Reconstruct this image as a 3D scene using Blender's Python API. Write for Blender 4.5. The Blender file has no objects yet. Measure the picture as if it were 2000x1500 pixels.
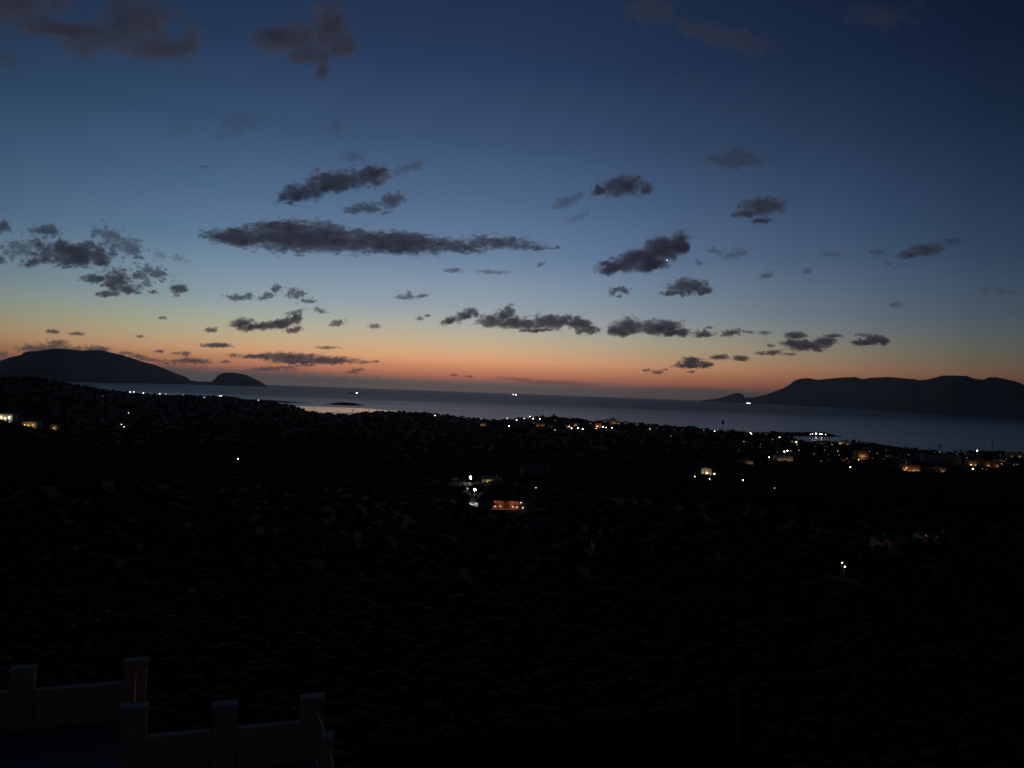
import bpy, math, random
import numpy as np
from mathutils import Vector, Matrix

R = math.radians
random.seed(11)
rng = np.random.default_rng(11)
scene = bpy.context.scene
COL = scene.collection

# ---------------------------------------------------------------- camera
H = 110.0                       # height of the terrace viewpoint above the sea
FPX = 1500.0                    # focal length in pixels of a 2000 px wide frame
ROLL = math.atan(0.0365)
PITCH = math.atan(17.0 / FPX)
F0 = Vector((0, math.cos(PITCH), math.sin(PITCH)))
U0 = Vector((0, -math.sin(PITCH), math.cos(PITCH)))
R0 = Vector((1, 0, 0))
RC = R0 * math.cos(ROLL) + U0 * math.sin(ROLL)
UC = -R0 * math.sin(ROLL) + U0 * math.cos(ROLL)
CAM = Vector((0, 0, H))
cd = bpy.data.cameras.new('camera')
cam = bpy.data.objects.new('camera', cd)
COL.objects.link(cam)
cd.sensor_width = 36
cd.lens = 36 * FPX / 2000
cd.clip_start = 0.1
cd.clip_end = 900000
m = Matrix((RC, UC, -F0)).transposed().to_4x4()
m.translation = CAM
cam.matrix_world = m
scene.camera = cam


def ray(px, py):
    return F0 + RC * ((px - 1000) / FPX) - UC * ((py - 750) / FPX)


def level(px, py):
    """slope sideways (X/Y) and downwards (-Z/Y) of the line of sight through a point of the view"""
    v = ray(px, py)
    return v.x / v.y, -v.z / v.y


def hit_z(px, py, z):
    v = ray(px, py)
    t = (z - H) / v.z
    return CAM + v * t


# ---------------------------------------------------------------- world: dusk sky
def lin(c):
    c = c / 255.0
    return c / 12.92 if c <= 0.04045 else ((c + 0.055) / 1.055) ** 2.4


def rgb(r, g, b):
    return (lin(r), lin(g), lin(b), 1.0)


world = bpy.data.worlds.new('World')
scene.world = world
world.use_nodes = True
nt = world.node_tree
nt.nodes.clear()
N = nt.nodes.new
L = nt.links.new
tc = N('ShaderNodeTexCoord')
sep = N('ShaderNodeSeparateXYZ')
L(tc.outputs['Generated'], sep.inputs[0])


def wmath(op, a, b=None, clamp=False):
    n = N('ShaderNodeMath')
    n.operation = op
    n.use_clamp = clamp
    for i, v in enumerate((a, b)):
        if v is None:
            continue
        if isinstance(v, (int, float)):
            n.inputs[i].default_value = v
        else:
            L(v, n.inputs[i])
    return n.outputs[0]


el = wmath('ARCSINE', sep.outputs['Z'])
elf = wmath('SQRT', wmath('DIVIDE', el, math.pi / 2, clamp=True))
az = wmath('ARCTAN2', sep.outputs['X'], sep.outputs['Y'])
azf = wmath('ADD', wmath('DIVIDE', az, 2 * math.pi), 0.5)


def ramp(fac, stops, interp='LINEAR'):
    n = N('ShaderNodeValToRGB')
    n.color_ramp.interpolation = interp
    e = n.color_ramp.elements
    while len(e) > 1:
        e.remove(e[-1])
    e[0].position, e[0].color = stops[0]
    for p, c in stops[1:]:
        k = e.new(p)
        k.color = c
    L(fac, n.inputs[0])
    return n.outputs[0]


SKY = [(0, (100, 84, 76)), (0.4, (102, 86, 76)), (0.68, (122, 96, 82)), (0.95, (170, 104, 84)), (1.3, (194, 121, 91)), (1.75, (210, 141, 101)),
       (2.3, (226, 162, 119)), (2.9, (213, 173, 133)), (3.7, (197, 178, 147)), (4.45, (180, 176, 157)), (5.2, (167, 170, 166)),
       (6, (150, 162, 170)), (8, (128, 147, 168)), (10, (103, 128, 157)), (14, (78, 103, 136)), (18, (57, 80, 111)),
       (23, (38, 57, 89)), (28, (28, 45, 73)), (40, (14, 25, 48)), (60, (7, 13, 28)), (90, (4, 8, 18))]
grad = ramp(elf, [(math.sqrt(d / 90), rgb(*c)) for d, c in SKY])
AZ = [(-180, (.06, .08, .11)), (-90, (.12, .17, .22)), (-50, (.30, .42, .50)), (-34, (.52, .63, .66)), (-22, (.80, .90, .91)),
      (-9, (1, 1, 1)), (-1, (.98, .98, .98)), (8.5, (.76, .79, .83)), (17.5, (.54, .57, .61)), (24, (.37, .41, .47)),
      (30, (.225, .27, .33)), (34, (.165, .205, .25)), (60, (.08, .11, .14)), (110, (.05, .07, .10)), (180, (.06, .08, .11))]
azr = ramp(azf, [((d + 180) / 360, tuple(v) + (1,)) for d, v in AZ], 'CARDINAL')
mul = N('ShaderNodeMix')
mul.data_type = 'RGBA'
mul.blend_type = 'MULTIPLY'
mul.inputs[0].default_value = 1
L(grad, mul.inputs[6])
L(azr, mul.inputs[7])
sky = N('ShaderNodeTexSky')
sky.sky_type = 'NISHITA'
sky.sun_disc = False
sky.sun_elevation = R(-4)
sky.sun_rotation = R(-6)
bg1 = N('ShaderNodeBackground')
L(mul.outputs[2], bg1.inputs[0])
bg2 = N('ShaderNodeBackground')
L(sky.outputs[0], bg2.inputs[0])
bg2.inputs[1].default_value = 0.05
add = N('ShaderNodeAddShader')
L(bg1.outputs[0], add.inputs[0])
L(bg2.outputs[0], add.inputs[1])
wo = N('ShaderNodeOutputWorld')
L(add.outputs[0], wo.inputs[0])

# afterglow of the sun that has just gone below the horizon: very faint and wide
sd = bpy.data.lights.new('afterglow_sun', 'SUN')
sd.energy = 0.012
sd.angle = R(25)
sd.color = (1.0, 0.62, 0.42)
so = bpy.data.objects.new('afterglow_sun', sd)
COL.objects.link(so)
dirn = Vector((math.sin(R(-6)) * math.cos(R(5)), math.cos(R(-6)) * math.cos(R(5)), math.sin(R(5))))
so.rotation_euler = dirn.to_track_quat('Z', 'Y').to_euler()

vs = scene.view_settings
vs.view_transform = 'Standard'
vs.look = 'None'
vs.exposure = 0
vs.gamma = 1
scene.cycles.volume_bounces = 8
scene.cycles.max_bounces = 8
scene.cycles.transparent_max_bounces = 32
scene.cycles.sample_clamp_indirect = 4
scene.cycles.use_adaptive_sampling = False


# ---------------------------------------------------------------- noise
def _hash(ix, iy, seed):
    n = (ix * 374761393 + iy * 668265263 + seed * 1442695041) & 0xFFFFFFFF
    n = ((n ^ (n >> 13)) * 1274126177) & 0xFFFFFFFF
    n = (n ^ (n >> 16)) & 0xFFFFFFFF
    return n / 4294967295.0


def vnoise(x, y, seed=0):
    x = np.asarray(x, dtype=float)
    y = np.asarray(y, dtype=float)
    x0 = np.floor(x).astype(np.int64)
    y0 = np.floor(y).astype(np.int64)
    fx = x - x0
    fy = y - y0
    fx = fx * fx * (3 - 2 * fx)
    fy = fy * fy * (3 - 2 * fy)
    a = _hash(x0, y0, seed)
    b = _hash(x0 + 1, y0, seed)
    c = _hash(x0, y0 + 1, seed)
    d = _hash(x0 + 1, y0 + 1, seed)
    return (a * (1 - fx) + b * fx) * (1 - fy) + (c * (1 - fx) + d * fx) * fy


def fbm(x, y, seed=0, octv=5, gain=.55):
    s = 0
    a = 1
    t = 0
    for i in range(octv):
        s = s + a * vnoise(x * 2 ** i + 17.3 * i, y * 2 ** i - 9.1 * i, seed + i)
        t += a
        a *= gain
    return s / t - 0.5


def smooth(t):
    t = np.clip(t, 0, 1)
    return t * t * (3 - 2 * t)


# ---------------------------------------------------------------- materials
MATS = {}


def mat(name, col, rough=.85, var=.25, scale=.4, spec=.25, metal=0, bump=0):
    """matte surface whose colour is broken up by two octaves of noise in object space"""
    if name in MATS:
        return MATS[name]
    mt = bpy.data.materials.new(name)
    mt.use_nodes = True
    t = mt.node_tree
    b = t.nodes['Principled BSDF']
    b.inputs['Roughness'].default_value = rough
    b.inputs['Specular IOR Level'].default_value = spec
    b.inputs['Metallic'].default_value = metal
    co = t.nodes.new('ShaderNodeTexCoord')
    no = t.nodes.new('ShaderNodeTexNoise')
    no.inputs['Scale'].default_value = scale
    no.inputs['Detail'].default_value = 6
    t.links.new(co.outputs['Object'], no.inputs['Vector'])
    r = t.nodes.new('ShaderNodeValToRGB')
    r.color_ramp.elements[0].position = .3
    r.color_ramp.elements[1].position = .7
    r.color_ramp.elements[0].color = tuple(c * (1 - var) for c in col[:3]) + (1,)
    r.color_ramp.elements[1].color = tuple(min(1, c * (1 + var)) for c in col[:3]) + (1,)
    t.links.new(no.outputs[0], r.inputs[0])
    t.links.new(r.outputs[0], b.inputs['Base Color'])
    if bump:
        bp = t.nodes.new('ShaderNodeBump')
        bp.inputs['Strength'].default_value = bump
        t.links.new(no.outputs[0], bp.inputs['Height'])
        t.links.new(bp.outputs[0], b.inputs['Normal'])
    MATS[name] = mt
    return mt


def glow(name, col, strength):
    if name in MATS:
        return MATS[name]
    mt = bpy.data.materials.new(name)
    mt.use_nodes = True
    t = mt.node_tree
    t.nodes.clear()
    e = t.nodes.new('ShaderNodeEmission')
    e.inputs[0].default_value = tuple(col) + (1,)
    e.inputs[1].default_value = strength
    o = t.nodes.new('ShaderNodeOutputMaterial')
    t.links.new(e.outputs[0], o.inputs[0])
    MATS[name] = mt
    return mt


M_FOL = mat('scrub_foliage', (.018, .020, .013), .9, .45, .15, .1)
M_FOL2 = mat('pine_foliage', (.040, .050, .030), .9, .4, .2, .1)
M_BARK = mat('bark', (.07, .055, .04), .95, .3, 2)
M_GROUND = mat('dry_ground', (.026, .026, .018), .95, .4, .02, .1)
M_ROCK = mat('headland_rock', (.09, .095, .10), .95, .3, .004, .1)
M_CONC = mat('pale_concrete', (.42, .41, .38), .9, .15, .8)
M_WALL = mat('cream_render', (.50, .46, .38), .9, .12, .5)
M_WALL2 = mat('peach_render', (.50, .33, .22), .9, .12, .5)
M_WALL3 = mat('grey_render', (.33, .33, .32), .9, .15, .5)
M_ROOF = mat('terracotta_tiles', (.26, .115, .07), .9, .3, 1.5)
M_ROOF2 = mat('weathered_roof_tiles', (.17, .13, .11), .9, .3, 1.5)
M_DARKW = mat('dark_wood', (.06, .04, .03), .7, .2, 3)
M_PANE = mat('unlit_glass', (.03, .035, .04), .12, .05, 1, .5)
M_METAL = mat('galvanised_metal', (.35, .35, .35), .45, .15, 3, .5, .7)
M_STEEL = mat('dark_painted_steel', (.05, .055, .06), .5, .2, 2, .5)
M_HULL = mat('ship_hull_paint', (.05, .045, .05), .6, .2, .1)
M_SHIPW = mat('ship_white_paint', (.6, .6, .6), .6, .08, .1)
M_SALMON = mat('salmon_parapet_render', (.52, .26, .17), .9, .14, 2.5, bump=.15)
M_CAP = mat('pale_stone_cap', (.40, .36, .33), .85, .12, 4)
M_TILE = mat('grey_floor_tiles', (.26, .26, .29), .7, .2, 1.2)
M_STONE = mat('garden_wall_stone', (.045, .042, .036), .95, .35, 2.2)


# ---------------------------------------------------------------- mesh helpers
def tri_mesh(name, V, Fc, material, parent=None, smooth_=False, loc=None):
    me = bpy.data.meshes.new(name)
    V = np.asarray(V, dtype=np.float32)
    Fc = np.asarray(Fc, dtype=np.int32)
    k = Fc.shape[1]
    me.vertices.add(len(V))
    me.vertices.foreach_set('co', V.ravel())
    me.loops.add(Fc.size)
    me.loops.foreach_set('vertex_index', Fc.ravel())
    me.polygons.add(len(Fc))
    me.polygons.foreach_set('loop_start', np.arange(0, Fc.size, k, dtype=np.int32))
    me.polygons.foreach_set('loop_total', np.full(len(Fc), k, dtype=np.int32))
    if smooth_:
        me.polygons.foreach_set('use_smooth', np.ones(len(Fc), dtype=bool))
    me.update(calc_edges=True)
    me.validate()
    if material:
        me.materials.append(material)
    o = bpy.data.objects.new(name, me)
    COL.objects.link(o)
    if parent:
        o.parent = parent
    if loc is not None:
        o.location = loc
    return o


class MB:
    def __init__(s):
        s.v = []
        s.f = []

    def quadbox(s, pts):
        b = len(s.v)
        s.v += [tuple(p) for p in pts]
        for q in ((0, 3, 2, 1), (4, 5, 6, 7), (0, 1, 5, 4), (1, 2, 6, 5), (2, 3, 7, 6), (3, 0, 4, 7)):
            s.f.append(tuple(b + i for i in q))
        return s

    def box(s, x0, x1, y0, y1, z0, z1):
        return s.quadbox([(x0, y0, z0), (x1, y0, z0), (x1, y1, z0), (x0, y1, z0),
                          (x0, y0, z1), (x1, y0, z1), (x1, y1, z1), (x0, y1, z1)])

    def bar(s, a, b_, r, n=8, r2=None):
        a = Vector(a)
        b_ = Vector(b_)
        r2 = r if r2 is None else r2
        d = (b_ - a).normalized()
        u = d.orthogonal().normalized()
        w = d.cross(u)
        k = len(s.v)
        for p, rr in ((a, r), (b_, r2)):
            for i in range(n):
                t = 2 * math.pi * i / n
                s.v.append(tuple(p + (u * math.cos(t) + w * math.sin(t)) * rr))
        for i in range(n):
            j = (i + 1) % n
            s.f.append((k + i, k + j, k + n + j, k + n + i))
        s.f.append(tuple(k + i for i in range(n))[::-1])
        s.f.append(tuple(k + n + i for i in range(n)))
        return s

    def beam(s, a, b_, w, h0, h1):
        """upright wall piece from a to b (x, y), width w, between heights h0 and h1"""
        a = Vector((a[0], a[1]))
        b_ = Vector((b_[0], b_[1]))
        d = (b_ - a).normalized()
        n = Vector((-d.y, d.x)) * (w / 2)
        p = [a - n, b_ - n, b_ + n, a + n]
        return s.quadbox([(q.x, q.y, h0) for q in p] + [(q.x, q.y, h1) for q in p])

    def prism(s, prof, y0, y1):
        """profile in x,z extruded along y"""
        k = len(s.v)
        n = len(prof)
        s.v += [(x, y0, z) for x, z in prof] + [(x, y1, z) for x, z in prof]
        s.f.append(tuple(k + i for i in range(n)))
        s.f.append(tuple(k + n + i for i in range(n))[::-1])
        for i in range(n):
            j = (i + 1) % n
            s.f.append((k + i, k + n + i, k + n + j, k + j))
        return s

    def ball(s, c, r, sub=1):
        k = len(s.v)
        V, Fc = ICO[sub]
        s.v += [(c[0] + x * r, c[1] + y * r, c[2] + z * r) for x, y, z in V]
        s.f += [tuple(k + i for i in t) for t in Fc]
        return s

    def build(s, name, material, parent=None, loc=None):
        me = bpy.data.meshes.new(name)
        me.from_pydata(s.v, [], s.f)
        me.update()
        if material:
            me.materials.append(material)
        o = bpy.data.objects.new(name, me)
        COL.objects.link(o)
        if parent:
            o.parent = parent
        if loc is not None:
            o.location = loc
        return o


def ico(sub):
    t = (1 + 5 ** .5) / 2
    V = [Vector(v).normalized() for v in [(-1, t, 0), (1, t, 0), (-1, -t, 0), (1, -t, 0), (0, -1, t), (0, 1, t), (0, -1, -t),
                                          (0, 1, -t), (t, 0, -1), (t, 0, 1), (-t, 0, -1), (-t, 0, 1)]]
    Fc = [(0, 11, 5), (0, 5, 1), (0, 1, 7), (0, 7, 10), (0, 10, 11), (1, 5, 9), (5, 11, 4), (11, 10, 2), (10, 7, 6), (7, 1, 8),
          (3, 9, 4), (3, 4, 2), (3, 2, 6), (3, 6, 8), (3, 8, 9), (4, 9, 5), (2, 4, 11), (6, 2, 10), (8, 6, 7), (9, 8, 1)]
    for _ in range(sub):
        mid = {}
        G = []

        def md(a, b):
            k = (min(a, b), max(a, b))
            if k not in mid:
                V.append(((V[a] + V[b]) / 2).normalized())
                mid[k] = len(V) - 1
            return mid[k]
        for a, b, c in Fc:
            x, y, z = md(a, b), md(b, c), md(c, a)
            G += [(a, x, z), (b, y, x), (c, z, y), (x, y, z)]
        Fc = G
    return [tuple(v) for v in V], Fc


ICO = {0: ico(0), 1: ico(1), 2: ico(2)}


def tag(o, label=None, cat=None, group=None, kind=None):
    for k, v in (('label', label), ('category', cat), ('group', group), ('kind', kind)):
        if v:
            o[k] = v
    return o


def empty(name, loc, rz=0, label=None, cat=None, group=None):
    o = bpy.data.objects.new(name, None)
    COL.objects.link(o)
    o.location = loc
    o.rotation_euler = (0, 0, rz)
    o.empty_display_size = .5
    return tag(o, label, cat, group)


def copy_tree(o, parent=None):
    c = o.copy()
    COL.objects.link(c)
    c.parent = parent
    for ch in [k for k in KIDS.get(o.name, [])]:
        copy_tree(ch, c)
    return c


KIDS = {}


def remember(o):
    KIDS[o.name] = list(o.children)
    for ch in o.children:
        remember(ch)
    return o


# ---------------------------------------------------------------- sea
sea_mat = bpy.data.materials.new('sea_water')
sea_mat.use_nodes = True
t = sea_mat.node_tree
b = t.nodes['Principled BSDF']
SEA = dict(rough=.30, col=(.006, .010, .016, 1))
b.inputs['Base Color'].default_value = SEA['col']
b.inputs['IOR'].default_value = 1.33
geo = t.nodes.new('ShaderNodeNewGeometry')


def tn(kind, **kw):
    n = t.nodes.new(kind)
    for k, v in kw.items():
        setattr(n, k, v)
    return n


def tm(op, a, b_=None, c=None, clamp=False):
    n = tn('ShaderNodeMath', operation=op, use_clamp=clamp)
    for i, v in enumerate((a, b_, c)):
        if v is None:
            continue
        if isinstance(v, (int, float)):
            n.inputs[i].default_value = v
        else:
            t.links.new(v, n.inputs[i])
    return n.outputs[0]


def vm(op, a, vec=None):
    n = tn('ShaderNodeVectorMath', operation=op)
    t.links.new(a, n.inputs[0])
    if vec is not None:
        n.inputs[1].default_value = vec
    return n.outputs


P = geo.outputs['Position']
# sheltered cove in the lee of the island: calm water
off = vm('SUBTRACT', P, (-900, 3560, 0))[0]
sc_ = vm('MULTIPLY', off, (1 / 330, 1 / 480, 0))[0]
dist = vm('LENGTH', sc_)[1]
wob = tn('ShaderNodeTexNoise')
wob.inputs['Scale'].default_value = 1
wob.inputs['Detail'].default_value = 4
wsc = vm('MULTIPLY', P, (.0012, .006, 0))[0]
t.links.new(wsc, wob.inputs['Vector'])
calm = tm('MULTIPLY', tm('SUBTRACT', tm('ADD', 1.25, tm('MULTIPLY', tm('SUBTRACT', wob.outputs[0], .5), .9)), dist), 2.6, clamp=True)
# wind lanes far out
lane = tn('ShaderNodeTexNoise')
lane.inputs['Scale'].default_value = 1
lane.inputs['Detail'].default_value = 3
t.links.new(vm('MULTIPLY', P, (.00012, .0009, 0))[0], lane.inputs['Vector'])
off_shore = tn('ShaderNodeSeparateXYZ')
t.links.new(P, off_shore.inputs[0])
open_ = tm('DIVIDE', tm('SUBTRACT', off_shore.outputs['Y'], 2500), 9000, clamp=True)   # rougher with fetch
rough_sea = tm('ADD', tm('ADD', .26, tm('MULTIPLY', open_, .10)), tm('MULTIPLY', tm('SUBTRACT', lane.outputs[0], .5), .16))
rr = tm('ADD', tm('MULTIPLY', rough_sea, tm('SUBTRACT', 1, calm)), tm('MULTIPLY', calm, .12))
t.links.new(rr, b.inputs['Roughness'])
gl = tn('ShaderNodeBsdfGlossy')
t.links.new(rr, gl.inputs['Roughness'])
gl.inputs['Color'].default_value = (1, 1, 1, 1)
fr = tn('ShaderNodeFresnel')
fr.inputs['IOR'].default_value = 1.33
far_ = tm('DIVIDE', tm('SUBTRACT', off_shore.outputs['Y'], 2600), 5200, clamp=True)
keep = tm('ADD', tm('MULTIPLY', tm('SUBTRACT', 1, far_), .34), .30)      # reflection dimmed by hand with distance, for wave faces hiding each other
keep = tm('MAXIMUM', keep, tm('MULTIPLY', calm, .95))
mx = tn('ShaderNodeMixShader')
t.links.new(tm('MULTIPLY', fr.outputs[0], keep), mx.inputs[0])
t.links.new(b.outputs[0], mx.inputs[1])
t.links.new(gl.outputs[0], mx.inputs[2])
t.links.new(mx.outputs[0], t.nodes['Material Output'].inputs['Surface'])
b.inputs['Specular IOR Level'].default_value = 0
# waves
wv = tn('ShaderNodeTexNoise')
wv.inputs['Scale'].default_value = 1
wv.inputs['Detail'].default_value = 5
t.links.new(vm('MULTIPLY', P, (.05, .09, .05))[0], wv.inputs['Vector'])
bp = tn('ShaderNodeBump')
bp.inputs['Distance'].default_value = 3.2
t.links.new(tm('ADD', .05, tm('MULTIPLY', tm('SUBTRACT', 1, calm), 1.0)), bp.inputs['Strength'])
t.links.new(wv.outputs[0], bp.inputs['Height'])
t.links.new(bp.outputs[0], b.inputs['Normal'])
t.links.new(bp.outputs[0], gl.inputs['Normal'])
ys = np.concatenate([[-400], np.geomspace(300, 95000, 60)])
V = []
for y in ys:
    for s_ in np.linspace(-1.05, 1.05, 33):
        V.append((s_ * (abs(y) + 800), y, 0))
Fq = [(r * 33 + c, r * 33 + c + 1, (r + 1) * 33 + c + 1, (r + 1) * 33 + c) for r in range(len(ys) - 1) for c in range(32)]
sea = tri_mesh('sea', V, Fq, sea_mat)
tag(sea, kind='structure')

# ---------------------------------------------------------------- terrain
SK_X = [-300, 0, 60, 100, 150, 200, 250, 300, 350, 400, 450, 500, 550, 575, 600, 640, 665, 690, 710, 740, 830, 900, 960, 1000, 1040,
        1085, 1150, 1250, 1340, 1400, 1440, 1476, 1516, 1540, 1556, 1600, 1640, 1660, 1693, 1728, 1756, 1790, 1812, 1860, 1893, 1935, 2000, 2300]
SK_Y = [740, 735, 734, 740, 750, 759, 765, 769, 771, 772, 774, 781, 788, 792, 800, 805, 808, 806, 803, 801, 804, 812, 818, 816, 813,
        811, 819, 825, 831, 837.5, 839, 842, 841, 846, 857, 860, 859, 860, 862, 867, 871, 873, 876, 880, 878, 878, 880, 888]
SK_R = [1500, 1600, 1750, 1900, 2100, 2500, 2900, 3300, 3700, 4000, 4150, 4250, 4200, 3950]
_sl, _ye, _ze = [], [], []
for i, (x, y) in enumerate(zip(SK_X, SK_Y)):
    sx, dd = level(x, y)
    _sl.append(sx)
    if i < len(SK_R):
        Y = SK_R[i]
        z = H - dd * Y - 4.5
        z = max(z, 2.5)
    else:
        Y = (H - 8) / dd
        z = 2.5
    _ye.append(Y)
    _ze.append(z)
_sl, _ye, _ze = map(np.array, (_sl, _ye, _ze))
PY = [-100, 0, 12, 30, 60, 100, 200, 300, 450, 600, 800, 1000, 1500, 2000, 3000, 4500, 9000]
PZ = [99, 97, 96.5, 94, 90, 84, 73, 64.5, 53, 43, 32.5, 25.5, 15, 9, 4, 3, 3]


def terrain(X, Y):
    X = np.asarray(X, dtype=float)
    Y = np.asarray(Y, dtype=float)
    s = X / np.maximum(Y, 60)
    ye = np.interp(s, _sl, _ye)
    ze = np.interp(s, _sl, _ze)
    base = np.interp(Y, PY, PZ)
    n = fbm(X / 160, Y / 160, 5, 4) * 6 + fbm(X / 30, Y / 30, 9, 3) * 1.2
    amp = smooth((Y - 60) / 400) * (1 - .75 * smooth((Y - 900) / 1500))
    w = smooth((Y - .35 * ye) / (.65 * ye))
    z = base * (1 - w) + ze * w + n * amp * (1 - .7 * w)
    back = np.where(ze > 6, 900 + 0 * ye, 70)
    fall = smooth((Y - ye) / back)
    z = z * (1 - fall) - 7 * fall
    return z


def tz(x, y):
    return float(terrain(np.array([x]), np.array([y]))[0])


rows = np.concatenate([[-90, -40, -10], np.geomspace(5, 7000, 330)])
cols = np.linspace(-1.15, 1.15, 420)
YY, SS = np.meshgrid(rows, cols, indexing='ij')
XX = SS * (YY + 130)
ZZ = terrain(XX, YY)
nr, nc = YY.shape
V = np.stack([XX, YY, ZZ], -1).reshape(-1, 3)
idx = np.arange(nr * nc).reshape(nr, nc)
Fq = np.stack([idx[:-1, :-1], idx[:-1, 1:], idx[1:, 1:], idx[1:, :-1]], -1).reshape(-1, 4)
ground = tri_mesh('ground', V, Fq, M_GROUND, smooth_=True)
tag(ground, kind='structure')


def solve(px, py, h=0.0, ymin=60):
    """where the line of sight through a point of the view passes h metres above the ground"""
    sx, dd = level(px, py)
    ye = float(np.interp(sx, _sl, _ye))
    Y = np.geomspace(ymin, ye + 30, 1500)
    z = terrain(sx * Y, Y) + h
    e = (H - dd * Y) - z
    k = np.where(np.diff(np.sign(e)) != 0)[0]
    i = int(k[0]) if len(k) else int(np.argmin(np.abs(e) / Y))
    return float(sx * Y[i]), float(Y[i]), float(z[i] - h)


# ---------------------------------------------------------------- distant land
def ridge(name, sky_pts, base_pts, width, crest, rough, seed, step=2, nrow=26):
    xs = np.arange(sky_pts[0][0], sky_pts[-1][0] + .1, step)
    ysk = np.interp(xs, *zip(*sky_pts))
    yb = np.interp(xs, *zip(*base_pts))
    V = []
    tt = np.linspace(0, 1, nrow)
    for i, x in enumerate(xs):
        sx, _ = level(x, 780)
        y0 = yb[i]
        yc = y0 + width * crest
        sxc, dc = level(x, ysk[i])
        zc = max(H - dc * yc, 3)
        for t_ in tt:
            if t_ <= crest:
                k = t_ / crest
                prof = k ** .75
            else:
                k = 1 - (t_ - crest) / (1 - crest)
                prof = k ** 1.2
            Y = y0 + width * t_
            nz = fbm(np.array([x / 14]), np.array([t_ * 6]), seed, 4)[0] * rough * 1.6 * prof * (1 - prof) * zc
            V.append((sxc * Y if True else 0, Y, (zc + 12) * prof - 12 + nz))
    n = len(xs)
    idx = np.arange(n * nrow).reshape(n, nrow)
    Fq = np.stack([idx[:-1, :-1], idx[1:, :-1], idx[1:, 1:], idx[:-1, 1:]], -1).reshape(-1, 4)
    o = tri_mesh(name, V, Fq, M_ROCK)
    return tag(o, kind='structure')


ridge('cape_hill', [(-120, 745), (-60, 722), (0, 704), (20, 697), (42, 692), (45, 688), (55, 685), (75, 684), (95, 681), (110, 680),
                    (135, 681), (160, 684), (178, 682.5), (200, 683), (215, 687), (240, 693), (262, 700), (280, 706), (300, 711),
                    (320, 719), (350, 731), (362, 735), (373, 743), (385, 744.5), (412, 745.5), (420, 739), (427, 732), (433, 729),
                    (440, 727), (455, 727), (470, 729.5), (482, 732), (492, 737), (505, 743), (515, 749), (523, 755.5)],
      [(-120, 13000), (130, 15500), (250, 19000), (360, 24000), (420, 25000), (523, 26500)], 3600, .45, .5, 3)
ridge('limestone_island', [(1372, 781), (1400, 778.5), (1420, 773), (1430, 768.5), (1436, 767), (1444, 767), (1450, 769), (1455, 776),
                           (1470, 776), (1485, 772.5), (1500, 769), (1512, 764), (1530, 757), (1545, 748), (1549, 743), (1556, 740),
                           (1565, 737.5), (1580, 737), (1590, 739), (1600, 740), (1615, 738.5), (1630, 737), (1645, 735.5), (1672, 734.5),
                           (1680, 737.5), (1688, 738), (1705, 735.5), (1735, 734.5), (1752, 735.5), (1770, 738), (1785, 738.5),
                           (1795, 741), (1810, 739), (1828, 735), (1838, 731.5), (1862, 731), (1888, 732), (1896, 735), (1908, 738),
                           (1922, 739.5), (1930, 735), (1945, 734.5), (1960, 737), (1975, 741), (1988, 744), (2000, 750), (2060, 765),
                           (2150, 792)],
      [(1372, 46000), (1455, 43000), (1500, 39000), (1608, 33000), (1678, 27500), (1760, 20000), (1860, 15300), (2000, 11800), (2150, 10000)],
      2600, .5, .3, 8)
ridge('low_headland', [(455, 783), (480, 780), (510, 780), (530, 781.5), (550, 783), (575, 785), (595, 786.5), (608, 789.3)],
      [(455, 4560), (608, 4640)], 150, .5, .3, 13)
ridge('cove_islet', [(631, 791.3), (640, 789), (655, 786.3), (672, 785.3), (690, 786.7), (702, 789.3), (714, 792.3)],
      [(631, 4500), (714, 4560)], 170, .5, .35, 19)
ridge('town_point', [(1496, 847), (1515, 844), (1552, 844), (1580, 843.5), (1600, 843.5), (1612, 844.5), (1622, 847), (1632, 850), (1643, 853.5)],
      [(1496, 2540), (1560, 2560), (1643, 2600)], 120, .5, .3, 23).data.materials[0] = M_FOL

# ---------------------------------------------------------------- clouds (real volumes, thin at the rim)
VOLM = {}


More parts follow.
